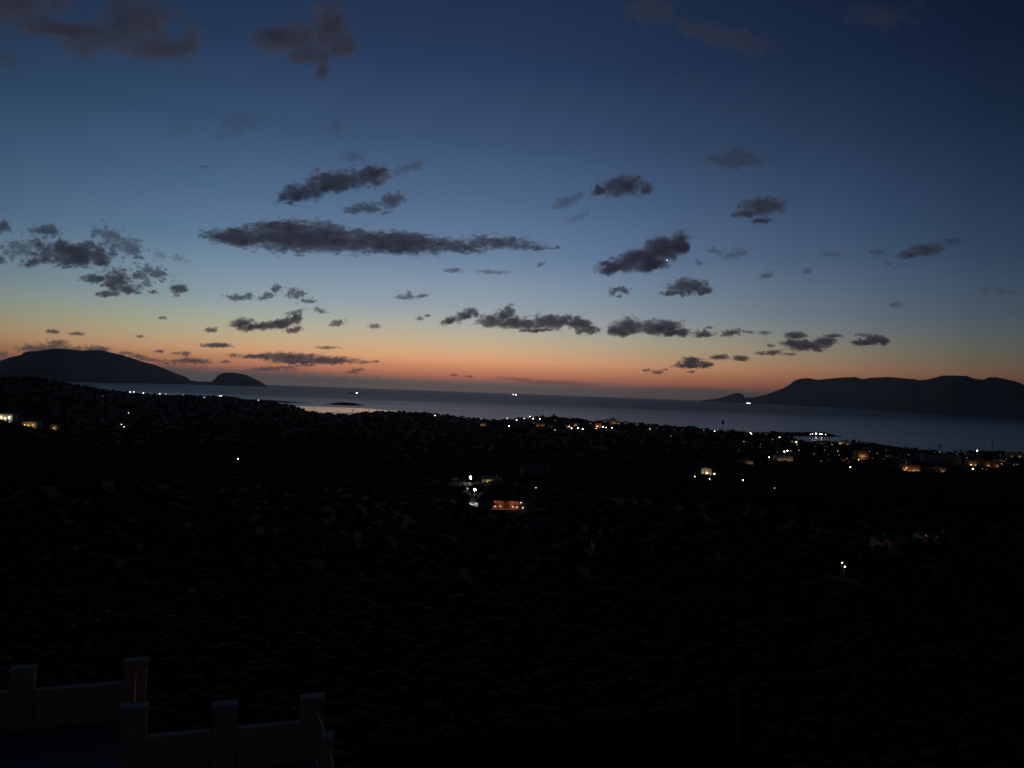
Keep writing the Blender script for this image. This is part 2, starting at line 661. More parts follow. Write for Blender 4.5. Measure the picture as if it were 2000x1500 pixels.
def cloud(label, ells, tau=3.0, edge=.5, streak=1.0, group=None, fine=1.0, cat='cloud', seed=None, pw=1.0):
    """ells: (x, y, rx, ry, tilt) lobes of the cloud as seen; it is built as a body of its own size and thickness at its own distance"""
    E = np.array([(tuple(e) + (0,) * (5 - len(e)) + (1,))[:6] if len(e) < 6 else e for e in ells], dtype=float)
    sd_ = seed if seed is not None else int(abs(E[0, 0] * 7 + E[0, 1] * 13))
    big = max(np.max(np.maximum(E[:, 2], E[:, 3])), 6)
    ext = np.maximum(E[:, 2], E[:, 3])
    x0, x1 = np.min(E[:, 0] - ext) - 12, np.max(E[:, 0] + ext) + 12
    mry = float(np.mean(np.minimum(E[:, 2], E[:, 3])))
    yx = E[:, 3] + E[:, 2] * np.abs(np.sin(np.radians(E[:, 4])))
    y0, y1 = np.min(E[:, 1] - yx) - 12, np.max(E[:, 1] + yx) + 12
    cyy = float(E[:, 1].mean())
    pw = pw * (1 + .7 * min(max((470 - cyy) / 470, 0), 1))
    if mry < 9:
        edge = edge + .12
    step = 1.6 * fine
    if (x1 - x0) * (y1 - y0) / step ** 2 > 26000:
        step = math.sqrt((x1 - x0) * (y1 - y0) / 26000)
    if big < 12:
        step = 1.1
    xs = np.arange(x0, x1 + step, step)
    ys_ = np.arange(y0, y1 + step, step)
    X, Y = np.meshgrid(xs, ys_)
    sc = max(mry * 1.15, 5.0)
    wx = fbm(X / sc, Y / sc * streak, sd_ + 50, 4) * sc * 1.1
    wy = fbm(X / sc + 40, Y / sc * streak, sd_ + 90, 4) * sc * .75
    f = np.full(X.shape, -9.0)
    for cx, cy, rx, ry, a, wt in E:
        ca, sa = math.cos(R(a)), math.sin(R(a))
        dx = X + wx - cx
        dy = Y + wy - cy
        u = (dx * ca - dy * sa) / (rx * 1.42)
        v = (dx * sa + dy * ca) / (ry * 1.5)
        v = np.where(v > 0, v * 1.12, v * .95)
        f = np.maximum(f, (1 - (u * u + v * v)) * wt)
    n1 = fbm(X / sc * 1.7, Y / sc * 2.6 * streak, sd_ + 3, 5, .62)
    n2 = fbm(X / sc * 5.5, Y / sc * 7.5 * streak, sd_ + 31, 3, .6)
    f = f - .25 + n1 * edge * 3.4 * (1.25 - np.clip(f, 0, 1)) + n2 * (.06 + edge * .26) * (1.1 - np.clip(f, 0, 1))
    g = np.clip(f, 0, 1.2)
    g = smooth(g * 1.22) ** (1.5 * pw) * .85 + .15 * g * g
    g = g * (1 + .8 * fbm(X / sc * 1.1, Y / sc * 1.6, sd_ + 77, 4))
    # distance from the cloud-base height: a deck some 1.4 km above the viewpoint
    cx, cy = float(E[:, 0].mean()), float(E[:, 1].mean())
    vc = ray(cx, cy)
    sl = max(vc.z / math.hypot(vc.x, vc.y), .0)
    D = min(max(1400 / max(sl, 1e-3), 3600), 150000)
    pxm = D / FPX
    T = max(2.2 * mry, 10) * pxm
    mid = (fbm(X / sc * .8, Y / sc * .8, sd_ + 7, 3)) * T * .8
    half = g * T * .5
    inside = g > 0
    # keep cells that touch the cloud
    cell = inside[:-1, :-1] | inside[1:, :-1] | inside[:-1, 1:] | inside[1:, 1:]
    if not cell.any():
        return None
    use = np.zeros(inside.shape, bool)
    use[:-1, :-1] |= cell
    use[1:, :-1] |= cell
    use[:-1, 1:] |= cell
    use[1:, 1:] |= cell
    full = np.zeros(inside.shape, bool)     # all four neighbours kept: free to open
    full[1:-1, 1:-1] = cell[:-1, :-1] & cell[1:, :-1] & cell[:-1, 1:] & cell[1:, 1:]
    openv = inside & full
    half = np.where(openv, np.maximum(half, .002 * T), 0)
    top = np.full(X.shape, -1)
    top[use] = np.arange(use.sum())
    bot = top.copy()
    bot[openv] = use.sum() + np.arange(openv.sum())
    rx_ = (X - 1000) / FPX
    ry_ = (Y - 750) / FPX
    base = np.stack([F0[i] + RC[i] * rx_ - UC[i] * ry_ for i in range(3)], -1)
    unit = base / np.linalg.norm(base, axis=-1, keepdims=True)
    cen = np.array(CAM + vc * D)
    Pm = np.array(CAM) + base * D
    A = Pm + unit * (mid - half)[..., None] - cen
    B_ = Pm + unit * (mid + half)[..., None] - cen
    V = np.concatenate([A[use], B_[openv]])
    ci, cj = np.nonzero(cell)

    def quads(ix, flip):
        a, b2, c, d = ix[ci, cj], ix[ci, cj + 1], ix[ci + 1, cj + 1], ix[ci + 1, cj]
        q = np.stack([a, b2, c, d], -1)
        return q[:, ::-1] if flip else q
    qa = quads(top, True)
    qb = quads(bot, False)
    diff = (qa != qb[:, ::-1]).any(1)
    Fq = np.concatenate([qa[diff], qb[diff]])
    if len(Fq) == 0:
        return None
    used = np.unique(Fq)
    remap = np.full(len(V), -1)
    remap[used] = np.arange(len(used))
    dens = tau / T
    mt = bpy.data.materials.new('cloud_vapour')
    mt.use_nodes = True
    tt = mt.node_tree
    tt.nodes.clear()
    pv = tt.nodes.new('ShaderNodeVolumePrincipled')
    pv.inputs['Color'].default_value = CLOUDCOL
    pv.inputs['Density'].default_value = dens
    pv.inputs['Anisotropy'].default_value = .6
    o_ = tt.nodes.new('ShaderNodeOutputMaterial')
    tt.links.new(pv.outputs[0], o_.inputs['Volume'])
    o = tri_mesh('cloud', V[used], remap[Fq], mt, loc=tuple(cen), smooth_=True)
    return tag(o, label, cat, group)


CLOUDCOL = (1.0, .965, 1.0, 1)
SM = 'small dark cloud scraps'
cloud('longest lens shaped slate cloud with ragged left tip and thin pale right tail',
      [(600, 466, 150, 30, -3), (470, 466, 72, 17, -4), (560, 445, 70, 12, -4), (760, 475, 125, 21, -4), (868, 480, 100, 15, -2, .8), (975, 475, 88, 15, -1, .7), (1040, 482, 50, 5, -2, .7)], 3.6, .30, 1.6, pw=.75)
cloud('dark slanting cloud with stepped top above the long lens shaped cloud', [(585, 380, 50, 19, 12), (655, 357, 72, 24, 8), (725, 343, 34, 21, 5)], 3.2, .5)
cloud('faint wisp trailing right from the dark slanting cloud', [(800, 327, 40, 9, 18)], .8, .6)
cloud('small brownish cloud just under the dark slanting cloud', [(715, 407, 42, 11, 5), (768, 394, 26, 17, 25)], 1.8, .6)
cloud('pale smudge of cloud just over the dark slanting cloud', [(688, 309, 30, 10, 0)], .45, .5)
cloud('dark tufted cloud right of centre high above the starlit cloud', [(1218, 365, 50, 21, 5), (1172, 375, 16, 12, 0), (1264, 371, 17, 12, 30)], 3, .35)
cloud('thin tail of cloud left of the dark tufted cloud', [(1112, 391, 38, 11, 20)], .9, .5)
cloud('faint wisp below the thin tail of cloud', [(1132, 424, 26, 7, 20)], .4, .6)
cloud('flat greyish cloud highest of the compact clouds on the right', [(1440, 314, 66, 18, 0), (1432, 303, 24, 12, 0)], 1.1, .4)
cloud('compact dark cloud with a detached lower fringe right of centre', [(1490, 404, 48, 19, 6), (1455, 418, 26, 8, 0), (1488, 431, 26, 6, 0)], 2.6, .4)
cloud('heavy dark slanting cloud that the bright star shines through', [(1290, 492, 62, 26, 24), (1238, 508, 48, 19, 18), (1270, 515, 40, 16, 5), (1196, 524, 32, 12, 8), (1322, 480, 26, 19, 10)], 4, .28)
cloud('dark humped cloud just below the cloud with the star', [(1345, 560, 42, 15, 0), (1320, 573, 26, 6, 0), (1372, 568, 22, 9, -10)], 3, .4)
cloud('small broken ring of cloud below the left end of the starlit cloud', [(1210, 566, 18, 5, 0), (1198, 572, 8, 5, 30), (1222, 570, 7, 6, 0), (1208, 579, 8, 3, 0)], 2, .7)
cloud('big dark ragged cloud at the left above the cape', [(145, 498, 78, 27, -3), (195, 505, 35, 17, 0), (120, 480, 30, 14, 0)], 3.2, .55)
cloud('small oval dark cloud at the upper left of the ragged group', [(90, 450, 30, 11, 0)], 2, .4)
cloud('dark cloud cut by the left edge of the view at mid height', [(0, 446, 22, 14, 0)], 2, .5)
cloud('torn thin cloud left of the big ragged cloud', [(45, 488, 38, 20, 10), (70, 476, 26, 12, 0)], 1.2, .9)
cloud('tiny cloud low at the left edge under the torn thin cloud', [(0, 510, 14, 7, 0)], 1.8, .5)
cloud('torn thin cloud right of the big ragged cloud', [(212, 463, 28, 16, -20), (248, 482, 38, 18, -15)], 1.4, .9)
cloud('dark blot of cloud at the lower left of the big ragged cloud', [(62, 514, 22, 9, 10)], 2, .5)
cloud('irregular three lobed cloud below the big ragged cloud', [(188, 546, 32, 9, 0), (228, 548, 28, 20, 0), (240, 564, 36, 10, -10), (210, 574, 24, 6, 0)], 3, .5)
cloud('thin hooked cloud right of the three lobed cloud', [(300, 533, 32, 11, -15), (285, 553, 14, 10, 0), (272, 540, 20, 8, 0), (300, 572, 10, 4, 0)], 1.7, .8)
cloud('small round dark cloud at the right end of the left hand group', [(352, 565, 17, 12, 20)], 2.6, .5)
cloud('faint shredded wisps right of the torn thin cloud', [(312, 500, 14, 9, 0), (350, 505, 16, 7, -20)], .5, .9)
cloud('small flat cloud over the slanted cloud with the raised right end', [(466, 581, 27, 6, 0), (485, 576, 10, 5, 0)], 2, .5)
cloud('pair of small tufts joined by a wisp above the slanted cloud', [(518, 580, 18, 6, 25), (540, 565, 12, 8, 20), (577, 574, 20, 10, -5), (600, 588, 16, 4, 0)], 1.9, .6)
cloud('slanted cloud with a raised right end left of centre low in the sky', [(472, 632, 24, 10, 8), (505, 638, 50, 8, 4), (548, 633, 35, 9, 10), (578, 623, 16, 12, 40)], 3.4, .4)
cloud('small cloud tucked under the raised end of the slanted cloud', [(574, 645, 18, 6, 10)], 2.4, .5)
cloud('thin curl of cloud over the slanted cloud', [(575, 610, 22, 4, 12)], 1.2, .7)
cloud('long broken cloud bank in the centre above the orange glow', [(910, 616, 28, 12, 20), (985, 617, 26, 14, 30), (1010, 632, 60, 12, -2), (1075, 630, 60, 14, 3), (960, 628, 34, 12, 0), (1050, 645, 40, 4, 0), (1128, 632, 30, 12, -10), (1150, 645, 24, 9, 0), (878, 626, 18, 7, 20)], 3.2, .42)
cloud('dark flat bottomed cloud following on the right of the long broken bank', [(1228, 640, 36, 17, 0), (1290, 640, 50, 15, 0), (1320, 650, 34, 8, 0), (1215, 648, 28, 11, 0)], 3.6, .35)
cloud('small dark cloud just right of the flat bottomed cloud', [(1375, 653, 20, 7, 0)], 3, .35)
cloud('small dark cloud second to the right of the flat bottomed cloud', [(1430, 650, 24, 6, 8)], 2.6, .4)
cloud('anvil shaped slate cloud low on the right over the orange glow', [(1352, 708, 24, 10, 0), (1345, 714, 30, 6, 0), (1378, 713, 18, 6, 0)], 3.6, .28)
cloud('thin cloud just right of the anvil shaped cloud', [(1405, 698, 20, 5, 0)], 3, .3)
cloud('small thick cloud second to the right of the anvil shaped cloud', [(1448, 700, 17, 6, 0)], 3, .25)
cloud('small low cloud left of the anvil shaped cloud', [(1285, 727, 12, 4, 0)], 2.2, .4)
cloud('two tiered dark cloud over the left end of the rocky island', [(1555, 655, 22, 7, 0), (1550, 671, 25, 8, 0), (1580, 675, 45, 11, 0), (1612, 667, 24, 10, 0)], 3.6, .3)
cloud('small cloud at the lower left of the two tiered cloud', [(1510, 689, 18, 5, 8)], 2.6, .4)
cloud('small streak of cloud over the right end of the two tiered cloud', [(1627, 656, 20, 4, 0)], 2, .4)
cloud('dark humped cloud over the middle of the rocky island', [(1708, 665, 24, 10, 0), (1685, 670, 22, 7, 0), (1725, 668, 12, 8, 0)], 3.4, .25)
cloud('small wisp above the humped cloud over the rocky island', [(1682, 654, 16, 4, -5)], 1.2, .6)
cloud('dark wedge shaped cloud at the right side of the sky', [(1808, 489, 38, 12, 5), (1775, 497, 26, 8, 5)], 2.2, .35)
cloud('small cloud at the upper right of the wedge shaped cloud', [(1861, 470, 18, 6, 5)], 1.1, .5)
cloud('faint cloud just left of the wedge shaped cloud', [(1714, 493, 18, 7, 0)], .8, .5)
cloud('faint flat cloud second to the left of the wedge shaped cloud', [(1628, 497, 22, 6, 0)], .7, .5)
cloud('tiny smudge of cloud under the left end of the wedge shaped cloud', [(1736, 515, 9, 4, 0)], .7, .4)
cloud('tufted small cloud alone between the starlit cloud and the wedge shaped cloud', [(1497, 538, 14, 7, 10)], 1.1, .6)
cloud('tiny cloud right of the tufted small cloud', [(1576, 530, 11, 6, 0)], .9, .5)
cloud('tiny cloud above the rocky island far below the wedge shaped cloud', [(1750, 597, 14, 6, 0)], .9, .5)
cloud('faint fleecy cloud right of the starlit cloud', [(1395, 490, 14, 6, 0), (1436, 498, 26, 8, 5), (1445, 490, 12, 6, 0)], .75, .7)
cloud('tiny smudge right of the starlit cloud', [(1365, 513, 8, 7, 0)], .8, .5)
cloud('faint string of scraps near the right edge', [(1925, 567, 10, 4, 0), (1957, 568, 12, 5, 0), (1978, 571, 9, 4, 0)], .5, .5)
cloud('flat smooth grey cloud bar over the sea right of the cape', [(565, 698, 75, 9, -1), (640, 704, 62, 8, -1), (505, 696, 42, 5, 0), (585, 706, 60, 5, 0)], 3.0, .22, 1.3)
cloud('grey cap of cloud resting behind the top of the cape', [(100, 681, 66, 9, 0), (112, 671, 22, 8, 0), (60, 680, 22, 7, 0)], 1.8, .35)
cloud('small grey cloud behind the right shoulder of the cape', [(190, 682, 30, 6, 0)], 1.8, .4)
cloud('small grey cloud low at the left edge beside the cape', [(2, 693, 14, 6, 0)], 1.6, .4)
cloud('small dark streak left of a like one above the cape', [(102, 648, 15, 4, -3)], 2.2, .3)
cloud('small dark streak right of a like one above the cape', [(150, 652, 16, 4, 0)], 2.2, .3)
cloud('small dark streak over the left end of the flat smooth cloud bar', [(425, 675, 34, 5, -1)], 3, .3)
cloud('small fleck of cloud left of the slanted cloud with the raised end', [(413, 645, 14, 5, 0)], 2.2, .4)
cloud('small fleck of cloud right of the slanted cloud with the raised end', [(660, 631, 16, 6, 5)], 1.9, .6)
cloud('curled fleck of cloud to the upper right of the slanted cloud', [(626, 607, 12, 4, -10), (618, 602, 6, 4, 0)], 1.4, .7)
cloud('low grey flat cloud just right of the slope of the cape', [(365, 704, 32, 5, 3)], 2, .4)
cloud('tiny tuft over the flat cloud beside the cape', [(362, 691, 10, 5, 0)], 2, .5)
cloud('thin grey streak behind the upper slope of the cape', [(290, 702, 40, 4, -8)], 1.4, .4)
cloud('small forked cloud between the lens shaped cloud and the long bank', [(792, 581, 22, 5, 0), (798, 575, 6, 7, 0), (825, 578, 12, 4, 10)], 1.5, .6)
cloud('small dark fleck under the right half of the lens shaped cloud', [(884, 528, 18, 5, 0)], 1.3, .5)
cloud('thin dotted streak under the tail of the lens shaped cloud', [(960, 531, 36, 4, -3)], .9, .6)
cloud('tiny fleck under the tip of the tail of the lens shaped cloud', [(1057, 517, 9, 5, 20)], 1.0, .5)
cloud('tiny fleck alone high on the left', [(400, 325, 10, 3, 5)], 1.0, .4)
cloud('faint grey fleecy cloud high on the left', [(465, 240, 44, 20, 10), (450, 260, 34, 12, 20)], .38, .7)
cloud('faint smudge left of the fleecy cloud high on the left', [(350, 253, 32, 11, 30)], .28, .7)
cloud('faint smudge right of the fleecy cloud high on the left', [(655, 250, 17, 16, 0)], .35, .5)
cloud('broad soft dark cloud reaching the top edge on the left', [(265, 45, 90, 62, 0), (310, 95, 90, 34, 0), (200, 80, 95, 40, 0)], 2.1, .35)
cloud('dark cloud filling the top left corner', [(40, 10, 120, 55, 5), (110, 55, 80, 26, 0)], 2.6, .35)
cloud('small dark puff at the right of the broad soft cloud', [(372, 75, 26, 36, 0)], 1.4, .4)
cloud('soft dark cloud with a tapering point under it at top left of centre', [(560, 75, 80, 36, 10), (640, 55, 48, 58, 0), (600, 105, 60, 24, 0), (632, 125, 22, 40, -20), (672, 95, 30, 26, 0)], 2.7, .3)
cloud('small dark smudge at the upper left edge', [(10, 116, 32, 17, 0)], .8, .4)
cloud('faint brownish streak of high cloud at the upper right', [(1425, 78, 100, 26, -12), (1350, 55, 45, 18, -30), (1275, 18, 62, 30, -10)], 1.0, .45)
cloud('very faint haze of cloud in the top right part', [(1720, 30, 85, 32, 0)], .55, .45)
cloud('very faint smudge under the brownish streak of cloud', [(1343, 160, 27, 18, 0)], .3, .4)
cloud('very faint smudge above the flat greyish cloud', [(1437, 213, 32, 12, 0)], .22, .4)
cloud('wide thin veil of mist lying along the horizon right of the cape', [(330, 722, 120, 12, -2), (520, 733, 200, 13, -2), (640, 742, 150, 9, -2)], .75, .14, 1.3, cat='cloud bank')
cloud('long thin streak of mist low over the horizon in the centre', [(1010, 741, 48, 3, -3), (1085, 748, 90, 5, -2)], .8, .2, 1.2)
cloud('long thin streak of mist low over the horizon left of the rocky island', [(1375, 762, 80, 4, -2), (1300, 762, 60, 4, -2)], .8, .2, 1.2)
FL = 'tiny dark cloud flecks scattered low over the horizon'
for (x, y, a, b2) in [(888, 733, 7, 3), (916, 735, 9, 2.5), (712, 708, 18, 3), (700, 722, 14, 3), (690, 727, 12, 3), (735, 706, 10, 2), (640, 679, 26, 3),
                      (275, 657, 8, 2.5), (318, 621, 10, 3), (731, 637, 13, 5), (600, 713, 22, 3), (560, 718, 26, 3), (520, 721, 30, 4), (455, 694, 12, 4),
                      (440, 707, 14, 3), (245, 690, 16, 4), (270, 695, 14, 3), (390, 707, 24, 4), (1262, 723, 8, 3), (1350, 727, 9, 2.5),
                      (1485, 690, 10, 4), (1540, 692, 16, 3), (1505, 675, 8, 3), (1492, 650, 14, 4), (1465, 649, 10, 3), (1670, 670, 9, 3),
                      (1600, 685, 10, 3), (345, 690, 10, 3), (310, 686, 12, 3), (1385, 640, 7, 3), (1300, 722, 6, 3), (820, 622, 8, 4), (835, 617, 6, 3)]:
    where = [q for l_, q in [(300, 'just above the slope of the cape'), (420, 'above the low rock at the end of the cape'), (530, 'by the left end of the cloud bar'),
                             (660, 'by the right half of the cloud bar'), (800, 'right of the flat cloud bar'), (850, 'left of the long broken bank'), (1000, 'under the long broken bank'),
                             (1330, 'left of the anvil shaped cloud'), (1420, 'beside the anvil shaped cloud'), (1560, 'left of the two tiered cloud'), (9999, 'between two tiered and humped clouds')] if x < l_][0]
    ttl = ('wide thin' if a > 15 else 'tiny' if a < 9.5 else 'small') + ' dark fleck of cloud ' + ('high ' if y < 680 else '') + where
    cloud(ttl, [(x, y, a, b2, 0)], 1.6, .45, group=FL)

# the evening star
star = MB().ball((0, 0, 0), 1, 1).build('star', glow('starlight', (1, .98, .95), 60), loc=CAM + ray(1303, 508) * 90000)
star.scale = (26, 26, 26)
tag(star, 'bright white evening star seen through the edge of the dark slanting cloud', 'star')

# ---------------------------------------------------------------- ships and boats
def ship(label, px, py, Y, length, lamp_r, lamp_l, lamps, heading=0.0, freight=True):
    sx, dd = level(px, py)
    x = sx * Y
    root = empty('cargo_ship' if freight else 'ferry', (x, Y, 0), heading, label, 'ship')
    Lh = length / 2
    w = length * .075
    hh = length * .085
    n = 14
    V = []
    for k, (zz, sh) in enumerate(((-.5, .9), (hh, 1.0))):
        for i in range(n):
            t_ = i / (n - 1)
            xx = -Lh + 2 * Lh * t_
            ww = w * min(1, (1 - abs(2 * t_ - 1) ** 4) ** .5 + .12) * sh
            lift = hh * .35 * max(0, t_ - .85) / .15 if k else 0
            V += [(xx * sh, -ww, zz + lift), (xx * sh, ww, zz + lift)]
    Fq = []
    for i in range(n - 1):
        a, c = 2 * i, 2 * n + 2 * i
        Fq += [(a, a + 2, c + 2, c), (a + 1, c + 1, c + 3, a + 3), (c, c + 2, c + 3, c + 1), (a, a + 1, a + 3, a + 2)]
    Fq += [(0, 2 * n, 2 * n + 1, 1), (2 * n - 2, 2 * n - 1, 4 * n - 1, 4 * n - 2)]
    tri_mesh('hull', V, Fq, M_HULL, root)
    if freight:
        s_ = MB().box(Lh * .55, Lh * .85, -w * .8, w * .8, hh, hh + length * .11)
        s_.box(Lh * .58, Lh * .74, -w * 1.0, w * 1.0, hh + length * .11, hh + length * .135)
        s_.build('deckhouse', M_SHIPW, root)
        MB().bar((Lh * .8, 0, hh + length * .11), (Lh * .8, 0, hh + length * .18), length * .018).build('funnel', M_HULL, root)
        c_ = MB()
        for q in (-.6, -.3, 0, .3):
            c_.box(Lh * (q - .1), Lh * (q + .1), -w * .75, w * .75, hh, hh + length * .025)
        c_.build('hatch_cover', M_STEEL, root)
        for q in (-.45, .15):
            MB().bar((Lh * q, 0, hh), (Lh * q, 0, hh + length * .12), length * .006).bar((Lh * q, 0, hh + length * .11), (Lh * (q + .25), 0, hh + length * .13), length * .004).build('crane', M_STEEL, root)
    else:
        s_ = MB().box(-Lh * .8, Lh * .7, -w * .9, w * .9, hh, hh + length * .05)
        s_.box(-Lh * .65, Lh * .6, -w * .8, w * .8, hh + length * .05, hh + length * .085)
        s_.box(Lh * .3, Lh * .55, -w * .95, w * .95, hh + length * .085, hh + length * .11)
        s_.build('superstructure', M_SHIPW, root)
        MB().bar((-Lh * .4, 0, hh + length * .08), (-Lh * .45, 0, hh + length * .15), length * .02).build('funnel', M_HULL, root)
    for (lx, lz, k) in lamps:
        ly = -w * 1.1
        MB().ball((lx * Lh, ly, lz * length), lamp_r * k, 1).build('deck_lamp', glow('deck_lamp_light', (1, .96, .9), lamp_l), root)
    return root


ship('dark cargo ship with one bright deck light on the water beyond the islet', 690, 771, 12300, 150, 4.6, 26, [(.75, .11, 1)])
ship('distant ship with two white lights side by side near the horizon in the centre', 1005, 770, 34000, 210, 11, 30, [(-.5, .13, .75), (.6, .10, 1)])
ship('lit ferry glowing white at the left foot of the rocky island', 1463, 786, 33000, 260, 7, 26,
     [(-.75, .10, .9), (-.45, .10, 1), (-.15, .10, .8), (.15, .10, 1), (.5, .10, .8)], freight=False)


def yacht(label, px, py, Y, mast):
    sx, dd = level(px, py)
    root = empty('sailing_yacht', (sx * Y, Y, 0), .4, label, 'boat')
    V = []
    n = 9
    for zz, sh in ((-.4, .7), (1.1, 1)):
        for i in range(n):
            t_ = i / (n - 1)
            ww = 1.9 * sh * max(.05, math.sin(math.pi * min(1, t_ * .85 + .18)) ** .8)
            V += [((-7 + 14 * t_) * sh, -ww, zz), ((-7 + 14 * t_) * sh, ww, zz)]
    Fq = []
    for i in range(n - 1):
        a, c = 2 * i, 2 * n + 2 * i
        Fq += [(a, a + 2, c + 2, c), (a + 1, c + 1, c + 3, a + 3), (c, c + 2, c + 3, c + 1), (a, a + 1, a + 3, a + 2)]
    Fq += [(0, 2 * n, 2 * n + 1, 1), (2 * n - 2, 2 * n - 1, 4 * n - 1, 4 * n - 2)]
    tri_mesh('hull', V, Fq, M_HULL, root)
    MB().box(-2.5, 2.5, -1.1, 1.1, 1.1, 1.8).build('cabin', M_HULL, root)
    MB().bar((.6, 0, 1.1), (.6, 0, mast), .35, r2=.2).build('mast', M_HULL, root)
    MB().bar((.6, 0, 2.6), (-5, 0, 2.8), .45).build('boom', M_HULL, root)
    return root


yacht('small dark sailing boat moored in the pale cove, its mast upright', 689, 802, 3560, 17)
yacht('tiny dark boat moored at the left side of the pale cove', 614, 799.5, 3760, 8)

# ---------------------------------------------------------------- trees
def leafcloud(rg, n, shape, size, core=.72):
    """crown of many small leaf sprays around a few broken inner lumps"""
    V = []
    Fq = []
    IV, IF = ICO[1]
    IV = np.array(IV)
    for (cx, cy, cz, rx, ry, rz) in shape:
        k = len(V)
        nz = 1 + rg.uniform(-.28, .22, len(IV))
        for p, q in zip(IV, nz):
            V.append((cx + p[0] * rx * core * q, cy + p[1] * ry * core * q, cz + p[2] * rz * core * q))
        Fq += [(k + a, k + b_, k + c) for a, b_, c in IF]
    tot = sum(s_[3] * s_[4] for s_ in shape)
    for (cx, cy, cz, rx, ry, rz) in shape:
        for _ in range(int(n * rx * ry / tot)):
            d = rg.normal(size=3)
            d /= np.linalg.norm(d)
            r_ = rg.uniform(.68, 1.08)
            p = np.array([cx + d[0] * rx * r_, cy + d[1] * ry * r_, cz + d[2] * rz * r_])
            a = rg.normal(size=3)
            b_ = rg.normal(size=3)
            k = len(V)
            V += [tuple(p + a * size * .5), tuple(p + b_ * size * .5), tuple(p - (a + b_) * size * .4)]
            Fq.append((k, k + 1, k + 2))
    return np.array(V), np.array(Fq)


def make_tree(kind, rg, name):
    root = empty(name, (0, 0, 0))
    if kind == 'umbrella':
        h = 9
        sh = [(rg.uniform(-2.4, 2.4), rg.uniform(-2.4, 2.4), h - 1.6 + rg.uniform(-.4, .5), rg.uniform(1.6, 2.6), rg.uniform(1.6, 2.6), rg.uniform(.8, 1.2)) for _ in range(8)]
        th = h - 2
    elif kind == 'cypress':
        h = 10
        sh = [(0, 0, 1.5 + i * 1.1, 1.15 * math.sin(.35 + i * .33) + .25, 1.15 * math.sin(.35 + i * .33) + .25, 1.1) for i in range(8)]
        th = 6
    elif kind == 'olive':
        h = 5.5
        sh = [(rg.uniform(-1.8, 1.8), rg.uniform(-1.8, 1.8), rg.uniform(2.2, 4.2), rg.uniform(1.0, 1.8), rg.uniform(1.0, 1.8), rg.uniform(.8, 1.4)) for _ in range(9)]
        th = 2.6
    else:
        h = 8
        sh = [(rg.uniform(-2, 2), rg.uniform(-2, 2), rg.uniform(3, 6.6), rg.uniform(1.3, 2.2), rg.uniform(1.3, 2.2), rg.uniform(1.1, 1.8)) for _ in range(10)]
        th = 4.5
    V, Fq = leafcloud(rg, 420, sh, .42)
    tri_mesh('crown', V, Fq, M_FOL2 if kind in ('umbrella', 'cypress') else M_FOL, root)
    tb = MB().bar((0, 0, -1), (rg.uniform(-.3, .3), rg.uniform(-.3, .3), th), .32, 7, .15)
    for _ in range(4):
        a = rg.uniform(0, 6.28)
        tb.bar((0, 0, th * .6), (math.cos(a) * 1.4, math.sin(a) * 1.4, th + .6), .13, 5, .05)
    tb.build('trunk', M_BARK, root)
    return root


rg = np.random.default_rng(5)
PROTO = {'umbrella': [], 'round': [], 'olive': [], 'cypress': []}
NAMES = {'umbrella': 'umbrella_pine', 'round': 'broadleaf_tree', 'olive': 'olive_tree', 'cypress': 'cypress_tree'}
PENDING = []


def tree(kind, x, y, z, s_, label, group=None, rz=None, sz=None):
    lst = PROTO[kind]
    if len(lst) < (3 if kind != 'cypress' else 1):
        o = make_tree(kind, rg, NAMES[kind])
        bpy.context.view_layer.update()
        lst.append(remember(o))
    else:
        src = lst[int(rg.integers(len(lst)))]
        o = src.copy()
        COL.objects.link(o)
        for ch in KIDS[src.name]:
            c = ch.copy()
            COL.objects.link(c)
            c.parent = o
    o.location = (x, y, z - .15)
    o.rotation_euler = (0, 0, rg.uniform(0, 6.28) if rz is None else rz)
    o.scale = (s_, s_, s_ if sz is None else sz)
    return tag(o, label, 'tree', group)


# trees one can tell apart along the shore, dark against the water
GT = 'dark trees lined up along the shore against the water'
x = -30.0
while x < 2060:
    sx, dd = level(x, float(np.interp(x, SK_X, SK_Y)))
    ye = float(np.interp(sx, _sl, _ye))
    Y = ye - rg.uniform(5, 90)
    z = tz(sx * Y, Y)
    k = rg.choice(['umbrella', 'round', 'round', 'olive', 'round'])
    far = ye > 3950 or _ze[min(len(_ze) - 1, int(np.searchsorted(_sl, sx)))] > 6
    s_ = rg.uniform(.55, .95) * (1.0 if not far else .75)
    seg = [(160, 'on the high ridge below the cape'), (300, 'near the close pair of lamps under the cape'), (440, 'along the left shore under the low cape'),
           (560, 'on the shore left of the pale cove'), (730, 'edging the pale cove'), (860, 'on the wooded rise right of the pale cove'), (1000, 'on the shore left of the lamp row'),
           (1100, 'above the row of white lamps'), (1215, 'behind the orange lit houses in the centre'), (1380, 'on the shore between peach building and water tower'),
           (1480, 'on the shore by the tall water tower'), (1560, 'on the shore left of the lit inlet'), (1700, 'on the shore below the lit point'), (1830, 'on the shore left of the short water tower'),
           (1940, 'on the shore between short water tower and lattice mast'), (9999, 'on the shore right of the lattice mast')]
    kw = {'round': 'rounded', 'olive': 'low bushy', 'umbrella': 'flat topped'}[str(k)]
    tree(k, sx * Y, Y, z, s_, ('taller' if s_ > .78 else 'smaller') + ' ' + kw + ' dark tree ' + [q for l_, q in seg if x < l_][0], GT)
    x += rg.uniform(9, 17)
